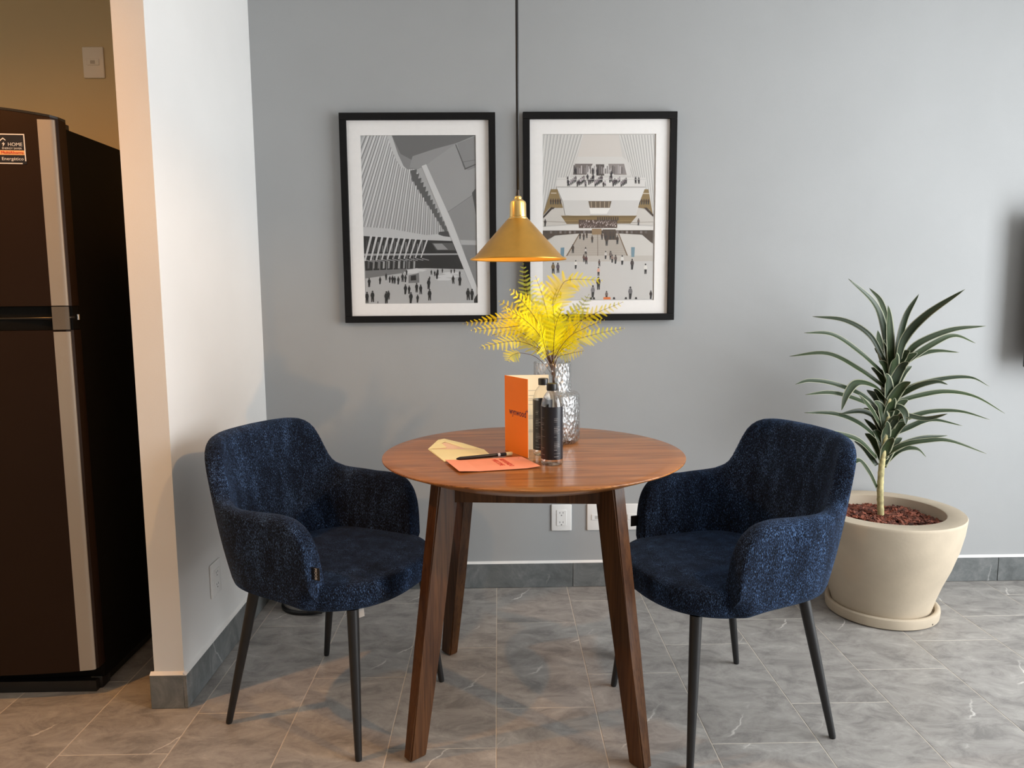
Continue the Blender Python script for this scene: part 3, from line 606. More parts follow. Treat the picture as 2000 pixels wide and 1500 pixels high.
# energy sticker on the freezer door
def fm(x, z, off): 
    e = 0.01; dy = (door_front(x + e) - door_front(x - e)) / (2 * e)
    y = door_front(x) - off
    return basis((x, y, z), (1, dy, 0), (0, 0, 1))
sx0, sx1, sz0, sz1 = -0.162, -0.083, 1.628, 1.712
fd = [o for o in fr.children if o.name.startswith('freezer_door')][0]
st = door_piece('energy_sticker', sx1, sx0, sz0, sz1, M['label'], fd, -0.0010, 0, 0.0012, 8)
door_piece('sticker_border', sx1, sx0, sz1 - 0.003, sz1, M['white_ink'], st, -0.0013, 0, 0.0004, 8)
door_piece('sticker_border', sx1, sx1 - 0.003, sz0 + 0.008, sz1, M['white_ink'], st, -0.0013, 0, 0.0004, 2)
door_piece('sticker_border', sx1 - 0.010, sx0, sz0, sz0 + 0.003, M['white_ink'], st, -0.0013, 0, 0.0004, 8)
door_piece('sticker_band', sx1, sx0, sz0 + 0.025, sz0 + 0.038, M['sticker_orange'], st, -0.0013, 0, 0.0004, 8)
text('sticker_lettering', 'HOME', 0.0138, M['white_ink'], st, fm(-0.109, 1.682, 0.0017))
text('sticker_lettering', 'ENERGY SAVER', 0.0070, M['white_ink'], st, fm(-0.118, 1.671, 0.0017), sx=1.1)
text('sticker_lettering', 'MultiAhorro', 0.0112, M['red_ink'], st, fm(-0.118, 1.6595, 0.0019), sx=1.05)
text('sticker_lettering', 'Energético', 0.0126, M['white_ink'], st, fm(-0.118, 1.642, 0.0017), sx=1.08)
hx, hz = -0.140, 1.684
def plate2d(name, pts, mat, parent, mtx):
    V = [mtx @ Vector((a, c, 0)) for a, c in pts]; return obj(name, V, [tuple(range(len(V)))], mat, parent)
hm = fm(hx, hz, 0.0017)
plate2d('house_emblem', [(-.0140, -.009), (-.0115, -.009), (-.0115, .004), (0, .0135), (.006, .0085), (.0075, .0105), (0, .017), (-.0140, .0055)], M['white_ink'], st, hm)
plate2d('bolt_emblem', [(.002, .006), (-.004, -.001), (-.0005, -.001), (-.002, -.009), (.005, .001), (.001, .001)], M['white_ink'], st, hm)

# ------------------------------------------------------------------ waste bin
bn = thing('waste_bin', 'small round steel waste bin on floor behind the left chair', 'bin', (-0.775, 2.965, 0))
obj('base_ring', *lathe([(0, 0.0), (0.110, 0.0), (0.113, 0.003), (0.113, 0.012), (0.109, 0.016), (0, 0.016)], 48), M['black_plastic'], bn, 35)
obj('drum', *lathe([(0, 0.016), (0.1045, 0.016), (0.1045, 0.235), (0, 0.235)], 48), simple('satin_steel', (0.45, 0.45, 0.44), 0.35, 0.03, Metallic=0.8), bn, 35)
obj('lid', *lathe([(0, 0.235), (0.107, 0.235), (0.107, 0.245), (0.08, 0.262), (0, 0.27)], 48), M['black_plastic'], bn, 35)
bbox('pedal', (0.015, 0.075, -0.122, -0.098, 0.010, 0.020), M['black_plastic'], bn, 0.003)

# ------------------------------------------------------------------ TV added at the right edge, mostly out of view, to cast a shadow
tv = thing('added_television', 'black wall-mounted TV added at far right edge to shade the grey wall', 'added_television', (2.146, YB - 0.003, 0.935))
bbox('housing', (0, 0.90, -0.105, -0.070, 0, 0.64), M['black_plastic'], tv, 0.006)
bbox('screen', (0.008, 0.892, -0.1065, -0.1045, 0.014, 0.632), M['tv'], tv)
V, F = boxes([(0.30, 0.60, -0.072, -0.060, 0.2, 0.45), (0.40, 0.50, -0.062, -0.010, 0.28, 0.36), (0.32, 0.58, -0.012, 0, 0.2, 0.45)])
obj('wall_bracket', V, F, M['black_metal'], tv)
# ------------------------------------------------------------------ framed photographs
def bil(c, px, py):
    """crop pixel -> print u,v (u right, v down) from four corners"""
    (x0, y0), (x1, y1), (x2, y2), (x3, y3) = c      # TL TR BR BL
    v = (py - y0) / (y3 - y0)
    for _ in range(4):
        xl = x0 + (x3 - x0) * v; xr = x1 + (x2 - x1) * v; u_ = (px - xl) / (xr - xl)
        yt = y0 + (y1 - y0) * u_; yb = y3 + (y2 - y3) * u_; v = (py - yt) / (yb - yt)
    return u_, v
class Art:
    """flat printed picture: layered flat polygons in the print's own plane"""
    def __init__(s, corners, w, h): s.c = corners; s.w = w; s.h = h; s.V = []; s.F = []; s.K = []; s.z = 0
    def poly(s, pts, g):
        col = g if isinstance(g, tuple) else (g, g, g)
        lin = tuple(((k / 255 + .055) / 1.055) ** 2.4 for k in col)
        s.z += 1; n = len(s.V)
        q = [bil(s.c, *p) for p in pts]
        for ax, lim, sg in ((0, 0, 1), (0, 1, -1), (1, 0, 1), (1, 1, -1)):      # clip to the sheet
            out = []
            for i in range(len(q)):
                a, b_ = q[i - 1], q[i]; da, db = (a[ax] - lim) * sg, (b_[ax] - lim) * sg
                if (da < 0) != (db < 0):
                    t = da / (da - db); out.append((a[0] + (b_[0] - a[0]) * t, a[1] + (b_[1] - a[1]) * t))
                if db >= 0: out.append(b_)
            q = out
        if len(q) < 3: return
        ar = sum(q[i][0] * q[(i + 1) % len(q)][1] - q[(i + 1) % len(q)][0] * q[i][1] for i in range(len(q)))
        if ar < 0: q = q[::-1]
        for a, b_ in q: s.V.append((a * s.w, -0.0000045 * s.z, -b_ * s.h))
        s.F.append(tuple(range(n, n + len(q)))[::-1]); s.K.append(lin)
    def line(s, x0, y0, x1, y1, w0, w1, g):
        d = Vector((x1 - x0, y1 - y0)).normalized(); n = Vector((-d.y, d.x))
        s.poly([(x0 + n.x * w0 / 2, y0 + n.y * w0 / 2), (x1 + n.x * w1 / 2, y1 + n.y * w1 / 2), (x1 - n.x * w1 / 2, y1 - n.y * w1 / 2), (x0 - n.x * w0 / 2, y0 - n.y * w0 / 2)], g)
    def person(s, x, y, h, top=35, leg=30, head=40):
        """feet at y, height h"""
        st = random.uniform(-.06, .06) * h
        s.poly([(x - .10 * h, y), (x - .03 * h, y), (x + .01 * h, y - .45 * h), (x - .11 * h, y - .48 * h)], leg)
        s.poly([(x + .03 * h + st, y), (x + .11 * h + st, y - .01 * h), (x + .12 * h, y - .48 * h), (x - .02 * h, y - .45 * h)], leg)
        s.poly([(x - .13 * h, y - .44 * h), (x + .13 * h, y - .44 * h), (x + .16 * h, y - .62 * h), (x + .10 * h, y - .83 * h), (x - .10 * h, y - .83 * h), (x - .17 * h, y - .60 * h)], top)
        s.poly([(x + .075 * h * math.cos(k * PI / 4), y - .915 * h + .085 * h * math.sin(k * PI / 4)) for k in range(8)], head)
def framed(label, x0, x1, z0, z1, art, rect):
    """rect = print rectangle inside the frame (l, r, b, t margins)"""
    D = 0.030
    t = thing('framed_photograph', label, 'picture', (x0, YB, z0), 0, 'framed photographs on the grey wall')
    w, h = x1 - x0, z1 - z0; B = 0.027
    for d in ((0, w, -D, 0, h - B, h), (0, w, -D, 0, 0, B), (0, B, -D, 0, B, h - B), (w - B, w, -D, 0, B, h - B)):
        bbox('frame_rail', d, M['frame'], t, 0.0012, 1)
    l, r_, b_, tp = rect
    a0, a1, c0, c1 = l, w - r_, b_, h - tp
    # passe-partout with a real bevelled opening
    V, F = boxes([(B, w - B, -0.0165, -0.014, c1, h - B), (B, w - B, -0.0165, -0.014, B, c0), (B, a0, -0.0165, -0.014, c0, c1), (a1, w - B, -0.0165, -0.014, c0, c1)])
    obj('passe_partout', V, F, M['mat'], t)
    o = obj('photo_print', art.V, art.F, M['print'], t, False, (a0, -0.0125, c1), art.K)
    obj('backing', *box(B, w - B, -0.011, -0.004, B, h - B), M['mat'], t)
    obj('glass_pane', *box(B, w - B, -0.0215, -0.0200, B, h - B), M['pane'], t)
    return t
# left: black and white hall with white ribs
A = Art([(210, 208), (985, 208), (1000, 1335), (248, 1338)], 0.457, 0.664)
A.poly([(210, 208), (985, 208), (1000, 1335), (248, 1338)], 172)
for k in range(40):
    t = k / 39
    bx = -60 + 820 * (t ** 0.72); by = 812 + 70 * max(0, (bx - 232) / 500)
    dx = 0.42 - 0.44 * t ** 0.8
    ty = 205 if t < .4 else 205 + (t - .4) / .6 * 560
    A.line(bx, by, bx + (by - ty) * dx, ty, 9 - 5 * t, 17 - 11 * t, 216 - 20 * (k % 2))
    A.line(bx + 7 - 3 * t, by, bx + 9 - 5 * t + (by - ty) * dx, ty, 3, 5 - 3 * t, 128 - 10 * (k % 3))
for k in range(14):          # serrated arch edge
    t = k / 13; x = 545 + 220 * t; y = 440 + 375 * t
    A.poly([(x, y), (x + 45 - 20 * t, y - 10), (x + 30, y + 70 - 30 * t), (x + 14, y + 75 - 30 * t)], 95)
A.poly([(390, 208), (985, 208), (985, 330), (655, 402), (600, 428), (520, 432), (470, 405), (440, 350)], 138)
A.poly([(390, 208), (420, 208), (462, 330), (500, 410), (525, 432), (480, 415), (452, 372), (420, 300)], 200)
A.poly([(420, 208), (985, 208), (860, 258), (660, 392), (560, 372), (480, 330)], 112)
A.poly([(560, 345), (700, 300), (860, 258), (655, 400), (600, 425), (540, 420)], 150)
A.poly([(655, 400), (860, 258), (985, 208), (992, 900), (1000, 1335), (985, 1290), (625, 415)], 158)
A.poly([(860, 262), (985, 215), (985, 420), (935, 440), (900, 415)], 140)
A.line(850, 268, 915, 430, 7, 9, 95); A.line(910, 432, 985, 400, 9, 7, 90); A.line(895, 385, 985, 370, 3, 3, 105)
A.poly([(800, 715), (985, 585), (988, 905), (880, 905)], 145); A.line(790, 722, 985, 590, 3, 3, 120)
A.poly([(960, 590), (985, 560), (988, 740), (970, 640)], 85)
A.poly([(880, 905), (992, 912), (993, 940), (890, 938)], 178); A.poly([(892, 938), (993, 940), (1000, 1290), (985, 1230)], 132)
A.poly([(230, 868), (660, 905), (835, 905), (905, 1105), (640, 1098), (246, 1118)], 44)
A.poly([(690, 925), (830, 925), (850, 975), (720, 972)], 92); A.poly([(700, 930), (760, 930), (800, 970), (730, 972)], 150)
for k in range(26): A.poly([(250 + k * 15.5, 905 + (k % 4) * 12), (258 + k * 15.5, 905 + (k % 4) * 12), (256 + k * 15.5, 985), (248 + k * 15.5, 985)], 70 + (k * 37) % 70)
for k in range(10): A.poly([(262 + k * 34, 1048), (274 + k * 34, 1048), (272 + k * 34, 1096), (260 + k * 34, 1098)], 95 + (k * 53) % 80)
A.poly([(228, 815), (400, 826), (655, 872), (760, 862), (815, 885), (825, 912), (640, 905), (232, 876)], 196)
A.poly([(735, 868), (740, 850), (800, 846), (812, 885), (770, 880)], 75)
A.poly([(238, 996), (862, 996), (866, 1006), (238, 1010)], 165)
for k in range(11):
    x = 285 + k * 37.5; A.line(x, 872 + k * 3, x - 42, 1045 - k * 2, 15 - k * .5, 11 - k * .4, 205)
    A.line(x - 35, 1040 - k, x + 12, 1052 - k, 6, 4, 160)
for k in range(7): A.line(300 + k * 45, 1010, 297 + k * 45, 1112, 5, 5, 130)
A.poly([(246, 1118), (640, 1096), (905, 1104), (985, 1300), (990, 1335), (248, 1338)], 182)
A.poly([(246, 1112), (520, 1100), (520, 1125), (247, 1165)], 120)
A.poly([(620, 410), (652, 398), (830, 790), (1000, 1240), (1000, 1300), (980, 1285)], 206)
A.poly([(975, 1310), (1000, 1270), (1000, 1337), (975, 1337)], 50)
for x, y, w_ in ((590, 1108, 70), (555, 1122, 55), (800, 1150, 85), (830, 1130, 70), (770, 1170, 60)):
    A.poly([(x - w_, y), (x, y - 12), (x + w_, y), (x + w_ * .6, y + 10), (x - w_ * .6, y + 10)], 208)
A.poly([(535, 1145), (605, 1128), (608, 1195), (535, 1198)], 120); A.poly([(550, 1148), (585, 1142), (587, 1178), (550, 1180)], 35)
for x, y, h_ in ((272, 1225, 65), (345, 1205, 52), (385, 1178, 48), (410, 1195, 48), (428, 1200, 55), (443, 1202, 52), (467, 1207, 55), (495, 1190, 60), (515, 1192, 52), (522, 1145, 40),
                 (515, 1275, 70), (540, 1272, 58), (590, 1262, 66), (617, 1275, 68), (677, 1182, 32), (671, 1240, 75), (677, 1318, 80), (688, 1142, 34), (711, 1150, 36), (726, 1172, 52), (731, 1140, 40),
                 (763, 1128, 30), (835, 1204, 58), (880, 1216, 70), (879, 1155, 40), (843, 1130, 30), (822, 1132, 28), (935, 1316, 82), (962, 1316, 78), (258, 1334, 78), (295, 1328, 80), (388, 1337, 85), (402, 1310, 62), (552, 1337, 78), (597, 1332, 56), (331, 1338, 18)):
    A.person(x, y, h_, 38, 30, 48)
framed('black-framed monochrome photograph of a white-ribbed hall, left of the cord', -0.621, -0.0045, 1.1365, 1.962, A, (0.081, 0.0785, 0.0765, 0.0845))
# right: colour photograph of the same kind of hall seen head-on
A = Art([(203, 205), (966, 200), (950, 1310), (213, 1313)], 0.450, 0.656)
A.poly([(203, 205), (966, 200), (950, 1310), (213, 1313)], (206, 203, 199))
A.poly([(480, 205), (720, 205), (745, 350), (440, 350)], (214, 208, 202))
A.poly([(203, 205), (480, 205), (400, 400), (290, 570), (208, 770)], (205, 203, 200)); A.poly([(720, 205), (966, 200), (958, 750), (900, 520), (800, 400)], (207, 205, 201))
for k in range(12):
    x = 215 + k * 23; A.line(x, 206, x - (60 + k * 5), 206 + (560 - k * 18), 5, 3, (180, 179, 177)); A.line(x + 8, 206, x + 8 - (60 + k * 5), 206 + (560 - k * 18), 7, 4, (222, 220, 216))
    x = 955 - k * 20; A.line(x, 206, x + (40 + k * 5), 206 + (540 - k * 20), 5, 3, (184, 182, 180)); A.line(x - 8, 206, x - 8 + (40 + k * 5), 206 + (540 - k * 20), 7, 4, (224, 222, 218))
A.poly([(440, 350), (745, 350), (800, 395), (800, 475), (405, 475), (420, 395)], (216, 213, 209))
A.poly([(425, 397), (545, 397), (500, 470), (410, 470)], (120, 112, 108)); A.poly([(650, 397), (757, 397), (775, 470), (690, 470), (655, 430)], (150, 142, 138)); A.poly([(565, 400), (622, 400), (622, 475), (570, 475)], (95, 88, 84))
for k in range(28): A.poly([(415 + k * 12.5, 405 + (k * 7) % 24), (421 + k * 12.5, 405 + (k * 7) % 24), (421 + k * 12.5, 462), (414 + k * 12.5, 462)], tuple(75 + (k * 31) % 130 + e for e in (6, 0, 0)))
A.poly([(300, 488), (905, 488), (895, 552), (300, 552)], (222, 219, 215))
for k in range(34):
    x = 375 + (k * 137) % 400 + (k % 3) * 6; A.person(x, 515 + (k * 23) % 38, 36 + (k * 5) % 14, tuple(50 + (k * 43) % 150 + e for e in (10, 0, 4)), 60, 70)
for x, y in ((378, 545), (835, 528), (857, 530), (428, 468), (545, 470), (575, 472), (670, 490), (510, 510), (548, 512)): A.person(x, y, 46, (60, 55, 60), 45, 60)
A.line(300, 500, 905, 500, 3, 3, (200, 198, 194)); A.line(300, 551, 900, 551, 5, 5, (176, 172, 168))
A.poly([(263, 566), (305, 566), (345, 690), (255, 690), (210, 740), (225, 690)], (142, 120, 82)); A.poly([(895, 566), (922, 566), (952, 740), (930, 700), (850, 688)], (142, 120, 82))
A.poly([(212, 745), (265, 685), (290, 688), (212, 770)], (60, 50, 42)); A.poly([(955, 750), (890, 688), (912, 688), (956, 735)], (75, 62, 50))
A.line(262, 592, 300, 592, 5, 5, (215, 205, 190)); A.line(885, 594, 930, 594, 5, 5, (215, 205, 190))
for k in range(5): A.person(262 + k * 16, 668, 40, (80, 62, 50), 60, 60); A.person(862 + k * 15, 668, 38, (80, 62, 50), 60, 60)
A.poly([(208, 765), (270, 700), (345, 690), (370, 800), (208, 812)], (205, 200, 193)); A.poly([(845, 690), (900, 700), (955, 765), (953, 808), (800, 800)], (207, 202, 195))
A.poly([(300, 555), (900, 555), (862, 650), (835, 742), (660, 748), (645, 732), (530, 735), (515, 750), (360, 738), (345, 650)], (226, 224, 221))
A.poly([(345, 640), (860, 640), (835, 742), (360, 738)], (211, 209, 206))
A.poly([(515, 645), (672, 645), (660, 690), (525, 690)], (112, 98, 82)); A.poly([(522, 690), (664, 690), (640, 730), (530, 730)], (236, 234, 230))
for k in range(5): A.line(535 + k * 30, 648, 537 + k * 29, 688, 5, 5, (176, 160, 138))
A.poly([(330, 742), (845, 742), (800, 795), (370, 798)], (134, 112, 74)); A.line(340, 750, 835, 750, 4, 4, (100, 82, 55)); A.line(355, 775, 815, 775, 3, 3, (160, 138, 98))
A.poly([(450, 770), (712, 770), (708, 825), (452, 825)], (92, 74, 64))
for k in range(60): 
    x = 455 + (k * 47) % 245; y = 770 + (k * 29) % 46; A.poly([(x, y), (x + 8, y), (x + 8, y + 11), (x, y + 11)], tuple(60 + (k * 53) % 120 + e for e in (18, 4, 0)))
for k in range(10): A.person(580 + k * 15, 776, 28, (75, 60, 55), 60, 60)
A.poly([(206, 818), (450, 802), (452, 826), (710, 826), (712, 802), (955, 815), (955, 840), (206, 842)], (224, 221, 216))
A.line(206, 780, 450, 790, 2, 2, (120, 105, 90)); A.line(712, 790, 955, 785, 2, 2, (120, 105, 90))
A.person(225, 815, 50, (60, 52, 48), 50, 60); A.person(855, 808, 48, (120, 105, 95), 80, 70)
A.poly([(206, 842), (955, 840), (952, 930), (880, 870), (720, 862), (460, 862), (290, 875), (212, 920)], (84, 72, 62))
for k in range(22): A.poly([(225 + k * 32, 845), (240 + k * 32, 845), (240 + k * 32, 862), (225 + k * 32, 862)], tuple(60 + (k * 47) % 80 + e for e in (12, 4, 0)))
A.poly([(212, 930), (290, 876), (460, 862), (375, 1012), (212, 1020)], (206, 202, 196)); A.poly([(720, 862), (880, 872), (952, 935), (950, 1020), (780, 1012)], (208, 204, 198))
A.poly([(460, 862), (720, 862), (782, 1015), (368, 1015)], (182, 174, 164))
for k in range(11): A.line(455 - k * 8, 875 + k * 13, 722 + k * 6, 875 + k * 13, 2, 2, (165, 156, 146))
A.line(458, 862, 370, 1015, 6, 8, (120, 100, 80)); A.line(720, 862, 780, 1015, 6, 8, (120, 100, 80)); A.line(578, 865, 580, 1015, 3, 3, (110, 95, 82))
A.poly([(540, 830), (605, 830), (605, 870), (540, 870)], (150, 125, 95)); A.poly([(612, 835), (700, 835), (705, 905), (625, 905)], (88, 76, 66))
for x, y, h_ in ((485, 908, 50), (460, 900, 45), (542, 925, 50), (608, 905, 48), (640, 945, 70), (665, 905, 55), (685, 900, 50), (712, 935, 60), (412, 995, 60), (498, 1005, 52), (505, 895, 42), (630, 900, 45)): A.person(x, y, h_, (82, 70, 62), 62, 70)
A.poly([(212, 1015), (950, 1012), (950, 1310), (213, 1313)], (204, 202, 199)); A.poly([(212, 1015), (950, 1012), (950, 1050), (212, 1055)], (196, 190, 182))
A.poly([(330, 958), (355, 956), (352, 1022), (330, 1022)], (112, 142, 158)); A.poly([(805, 955), (830, 955), (826, 1022), (806, 1022)], (122, 148, 160))
for x, y, h_, c_ in ((280, 1135, 78, (120, 100, 70)), (312, 1130, 72, (95, 85, 95)), (432, 1102, 60, (225, 222, 215)), (486, 1055, 52, (110, 85, 75)), (502, 1070, 60, (95, 60, 60)), (498, 1005, 48, (200, 195, 190)), (590, 1085, 48, (110, 90, 85)),
                     (585, 1150, 62, (222, 170, 150)), (585, 1245, 90, (70, 60, 58)), (633, 1035, 55, (205, 200, 195)), (667, 1040, 60, (120, 110, 105)), (678, 1060, 55, (150, 130, 120)), (700, 1068, 62, (105, 92, 88)), (745, 1075, 66, (222, 220, 215)), (812, 1108, 75, (78, 68, 66)),
                     (902, 1138, 72, (225, 222, 216)), (548, 1298, 85, (130, 128, 130)), (800, 1310, 88, (118, 116, 118)), (640, 1312, 60, (120, 105, 100)), (938, 1310, 60, (60, 52, 50)), (395, 1195, 40, (60, 55, 50)), (330, 1300, 45, (60, 55, 50))):
    A.person(x, y, h_, c_, 55, 60)
A.poly([(620, 1295), (665, 1295), (668, 1312), (618, 1312)], (222, 120, 60))
for x in (690, 770, 838, 535, 555): A.poly([(x - 9, 1312), (x + 9, 1312), (x + 5, 1296), (x - 5, 1296)], 55)
framed('black-framed pale colour photograph of a crowded hall, right of the cord', 0.105, 0.7195, 1.138, 1.9635, A, (0.0785, 0.0815, 0.0815, 0.084))
# ------------------------------------------------------------------ things on the table
def arc_patch(r_, a0, a1, z0, z1, n=24):
    V = []; F = []
    for i in range(n + 1):
        a = a0 + (a1 - a0) * i / n
        V += [(r_ * math.cos(a), r_ * math.sin(a), z0), (r_ * math.cos(a), r_ * math.sin(a), z1)]
    for i in range(n): F.append((i * 2, i * 2 + 2, i * 2 + 3, i * 2 + 1))
    return V, F
def bottle(label, x, y, rz):
    t = thing('water_bottle', label, 'bottle', (x, y, TZ), rz, 'water bottles on the table')
    pr = [(0, 0.004), (0.012, 0.003), (0.020, 0.0005), (0.026, 0.0008), (0.0292, 0.004), (0.0300, 0.010), (0.0300, 0.150), (0.0296, 0.160), (0.0282, 0.171), (0.0255, 0.182), (0.0215, 0.191), (0.0165, 0.198), (0.0132, 0.202), (0.0125, 0.206), (0.0125, 0.216), (0, 0.216)]
    obj('glass_body', *lathe(pr, 56), M['bottle_glass'], t, True)
    obj('cap', *lathe([(0, 0.2165), (0.0128, 0.2165), (0.0128, 0.2055), (0.0142, 0.2055), (0.0147, 0.2075), (0.0147, 0.2225), (0.0137, 0.2245), (0, 0.2245)], 40), M['black_plastic'], t, 35)
    lb = obj('label', *arc_patch(0.0304, -2.62, 2.30, 0.018, 0.163, 40), M['label'], t, True)
    rnd = random.Random(3)
    V, F = [], []
    for k in range(24):                       # unreadable small print as fine white bars
        z = 0.026 + 0.0046 * k
        for a in (-2.3, -0.95, 0.45, 1.45):
            if rnd.random() < 0.5:
                v, f = arc_patch(0.0307, a, a + rnd.uniform(0.2, 0.62), z, z + rnd.choice((0.0005, 0.0007, 0.0012)), 3)
                n = len(V); V += v; F += [tuple(i + n for i in q) for q in f]
    sp = obj('small_print', V, F, M['fine_print'], lb); sp['kind'] = 'stuff'
    return t
bottle('clear bottle with black cap and label, nearest the camera on the table', 0.1445, 2.042, -1.9)
bottle('clear bottle with black cap, half hidden behind the front bottle', 0.1285, 2.170, -2.9)

vs_ = thing('glass_vase', 'stepped clear hammered-glass vase holding the yellow fern', 'vase', (0.170, 2.372, TZ))
out_ = [(0, 0.0), (0.070, 0.0), (0.080, 0.002), (0.0855, 0.009), (0.0865, 0.018), (0.0865, 0.146), (0.0845, 0.154), (0.078, 0.159), (0.068, 0.161), (0.0615, 0.164), (0.0595, 0.170), (0.0595, 0.252), (0.0585, 0.2535)]
inn_ = [(0.0560, 0.2535), (0.0550, 0.252), (0.0550, 0.165), (0.058, 0.158), (0.072, 0.154), (0.0800, 0.149), (0.0815, 0.143), (0.0815, 0.020), (0.078, 0.0125), (0.068, 0.010), (0, 0.010)]
obj('vase_body', *lathe(out_ + inn_, 72), M['vase_glass'], vs_, True)

FX, FY = 0.170, 2.372
fern = thing('fern_bunch', 'bunch of bright yellow fern fronds standing in the glass vase', 'fern', (FX, FY, TZ + 0.012))
O = Vector((FX, FY, TZ + 0.012))
rnd = random.Random(11)
for fi, (pts, st, plen) in enumerate(FRONDS):
    foot = Vector((FX + rnd.uniform(-.045, .045), FY + rnd.uniform(-.04, .04), TZ + 0.014))
    P = [Vector(p) for p in pts]
    P[0] = Vector((FX + (P[0].x - FX) * .7, FY + rnd.uniform(-.03, .03), P[0].z))
    path = spline([foot, foot.lerp(P[0], .5)] + P, 10)
    path = [p - O for p in path]
    Ls = [0.0]
    for i in range(1, len(path)): Ls.append(Ls[-1] + (path[i] - path[i - 1]).length)
    tot = Ls[-1]
    V, F = tube(path, [0.0017 * (1 - 0.75 * l / tot) for l in Ls], 5)
    stem = obj('frond', V, F, M['stem'], fern, True)
    i_start = 20 + int(st * (len(path) - 21)); l0 = Ls[i_start]
    n = max(8, int((tot - l0) / 0.0142))
    V, F, K = [], [], []
    nrm0 = Vector((rnd.uniform(-.35, .35), -0.75, 0.65)).normalized()
    for k in range(n + 1):
        l = l0 + (tot - l0) * k / n; i = 1
        while i < len(Ls) - 1 and Ls[i] < l: i += 1
        f_ = (l - Ls[i - 1]) / max(1e-9, Ls[i] - Ls[i - 1]); p = path[i - 1].lerp(path[i], f_)
        tg = (path[min(i + 2, len(path) - 1)] - path[max(i - 3, 0)]).normalized()
        if p.z + O.z < TZ + 0.272: continue
        side = tg.cross(nrm0).normalized(); nn = side.cross(tg).normalized()
        t = k / n
        env = (min(1, 0.45 + 2.4 * t)) * (1 - t) ** 0.75 + 0.05
        for sgn in (-1, 1):
            ln = plen * 1.22 * env * rnd.uniform(0.85, 1.1)
            d = (side * sgn * 0.86 + tg * 0.5 + nn * rnd.uniform(-.25, .12)).normalized()
            cr = d.cross(nn).normalized()
            m_ = max(4, int(ln / 0.0030)); droop = rnd.uniform(0.02, 0.16)
            g = rnd.random()
            shade = rnd.uniform(0.82, 1.0)
            base = (0.95 * shade, 0.86 * shade, 0.004) if g > 0.10 else (0.62 * shade, 0.62 * shade, 0.015)
            if fi in (4, 11) : base = (0.40 * shade, 0.46 * shade, 0.05)
            # midrib + pinnules (comb)
            for q in range(m_):
                a = q / m_; w_ = ln * 0.175 * (1 - a) ** 0.75 + 0.0009
                c = p + d * (ln * a) - Vector((0, 0, droop * ln * a * a))
                stp = ln / m_
                for s2 in (-1, 1):
                    nv = len(V)
                    tip = c + cr * (s2 * w_) + d * (stp * 1.0) + nn * (w_ * -0.15)
                    V += [c, c + d * stp * 0.80, tip + d * stp * 0.30, tip]
                    F.append((nv, nv + 1, nv + 2, nv + 3)); K.append(base)
    obj('leaflets', V, F, M['fern'], stem, False, None, K)

# folded card standing open
cd_ = thing('folded_card', 'orange folded menu card standing open behind the bottles', 'card', (0.018, 2.238, TZ))
def panel(name, a, b_, h_, mat, th=0.0012):
    a, b_ = Vector(a), Vector(b_); d = (b_ - a).normalized(); n = Vector((-d.y, d.x)) * th / 2
    V = []
    for z in (0.0005, h_): V += [(a.x - n.x, a.y - n.y, z), (b_.x - n.x, b_.y - n.y, z), (b_.x + n.x, b_.y + n.y, z), (a.x + n.x, a.y + n.y, z)]
    return obj(name, V, [(3, 2, 1, 0), (4, 5, 6, 7), (0, 1, 5, 4), (1, 2, 6, 5), (2, 3, 7, 6), (3, 0, 4, 7)], mat, cd_)
cover = panel('front_cover', (0, 0), (0.064, -0.117), 0.2275, M['orange'])
inner = panel('inner_page', (0.0008, 0.0012), (0.131, 0.004), 0.2270, M['paper'])
pb = panel('cover_lining', (0.0014, 0.0008), (0.0650, -0.1164), 0.2272, M['paper'], 0.0008)
cdir = Vector((0.064, -0.117, 0)).normalized()
mid = cdir * 0.076 + Vector((0, 0, 0.124)) + Vector((cdir.y, -cdir.x, 0)) * 0.0009
text('card_lettering', 'wynwood', 0.0285, M['navy_ink'], cover, basis(mid, cdir, (0, 0, 1)), sx=0.86)
m2 = mid + cdir * 0.0545 + Vector((0, 0, 0.010))
text('card_lettering', '+', 0.020, M['navy_ink'], cover, basis(m2, cdir, (0, 0, 1)))
for k, z in enumerate((0.165, 0.155, 0.150, 0.138, 0.105, 0.100, 0.095, 0.060, 0.055, 0.180)):
    xa, xb = 0.060 + 0.001 * (k % 3), 0.105 + 0.012 * ((k * 7) % 3 - 1)
    ya = 0.0012 + (xa - 0.0008) * 0.0028 / 0.1302 - 0.0009
    obj('printed_line', *box(xa, xb, ya, ya + 0.0006, z, z + 0.0009), M['grey_ink'], inner)

# envelope, salmon card, pen
def sheet(name, pts, mat, parent, th=0.0006):
    n = len(pts); V = [(p[0], p[1], p[2]) for p in pts] + [(p[0], p[1], p[2] + th) for p in pts]
    F = [tuple(range(n))[::-1], tuple(range(n, 2 * n))] + [(k, (k + 1) % n, n + (k + 1) % n, n + k) for k in range(n)]
    return obj(name, V, F, mat, parent)
en = thing('envelope', 'open pale yellow envelope lying under the pen on the table', 'envelope', (-0.10, 2.18, TZ))
sheet('back_panel', [(-.054, -.098, 0), (.080, -.039, 0), (.053, .064, 0.0004), (-.020, .066, .001), (-.117, .080, .0004)], M['yellow_paper'], en)
sheet('flap', [(-.117, .080, .0012), (-.094, .180, .010), (-.075, .188, .012), (-.012, .122, .010), (.050, .066, .0018), (-.005, .078, .0022), (-.070, .150, .009), (-.080, .140, .007), (-.060, .088, .003)], M['yellow_paper'], en)
sheet('liner', [(-.108, .084, .0009), (-.080, .142, .006), (-.068, .147, .0075), (.030, .068, .0012)], simple('envelope_liner', (0.88, 0.66, 0.50), 0.8, 0.02), en)
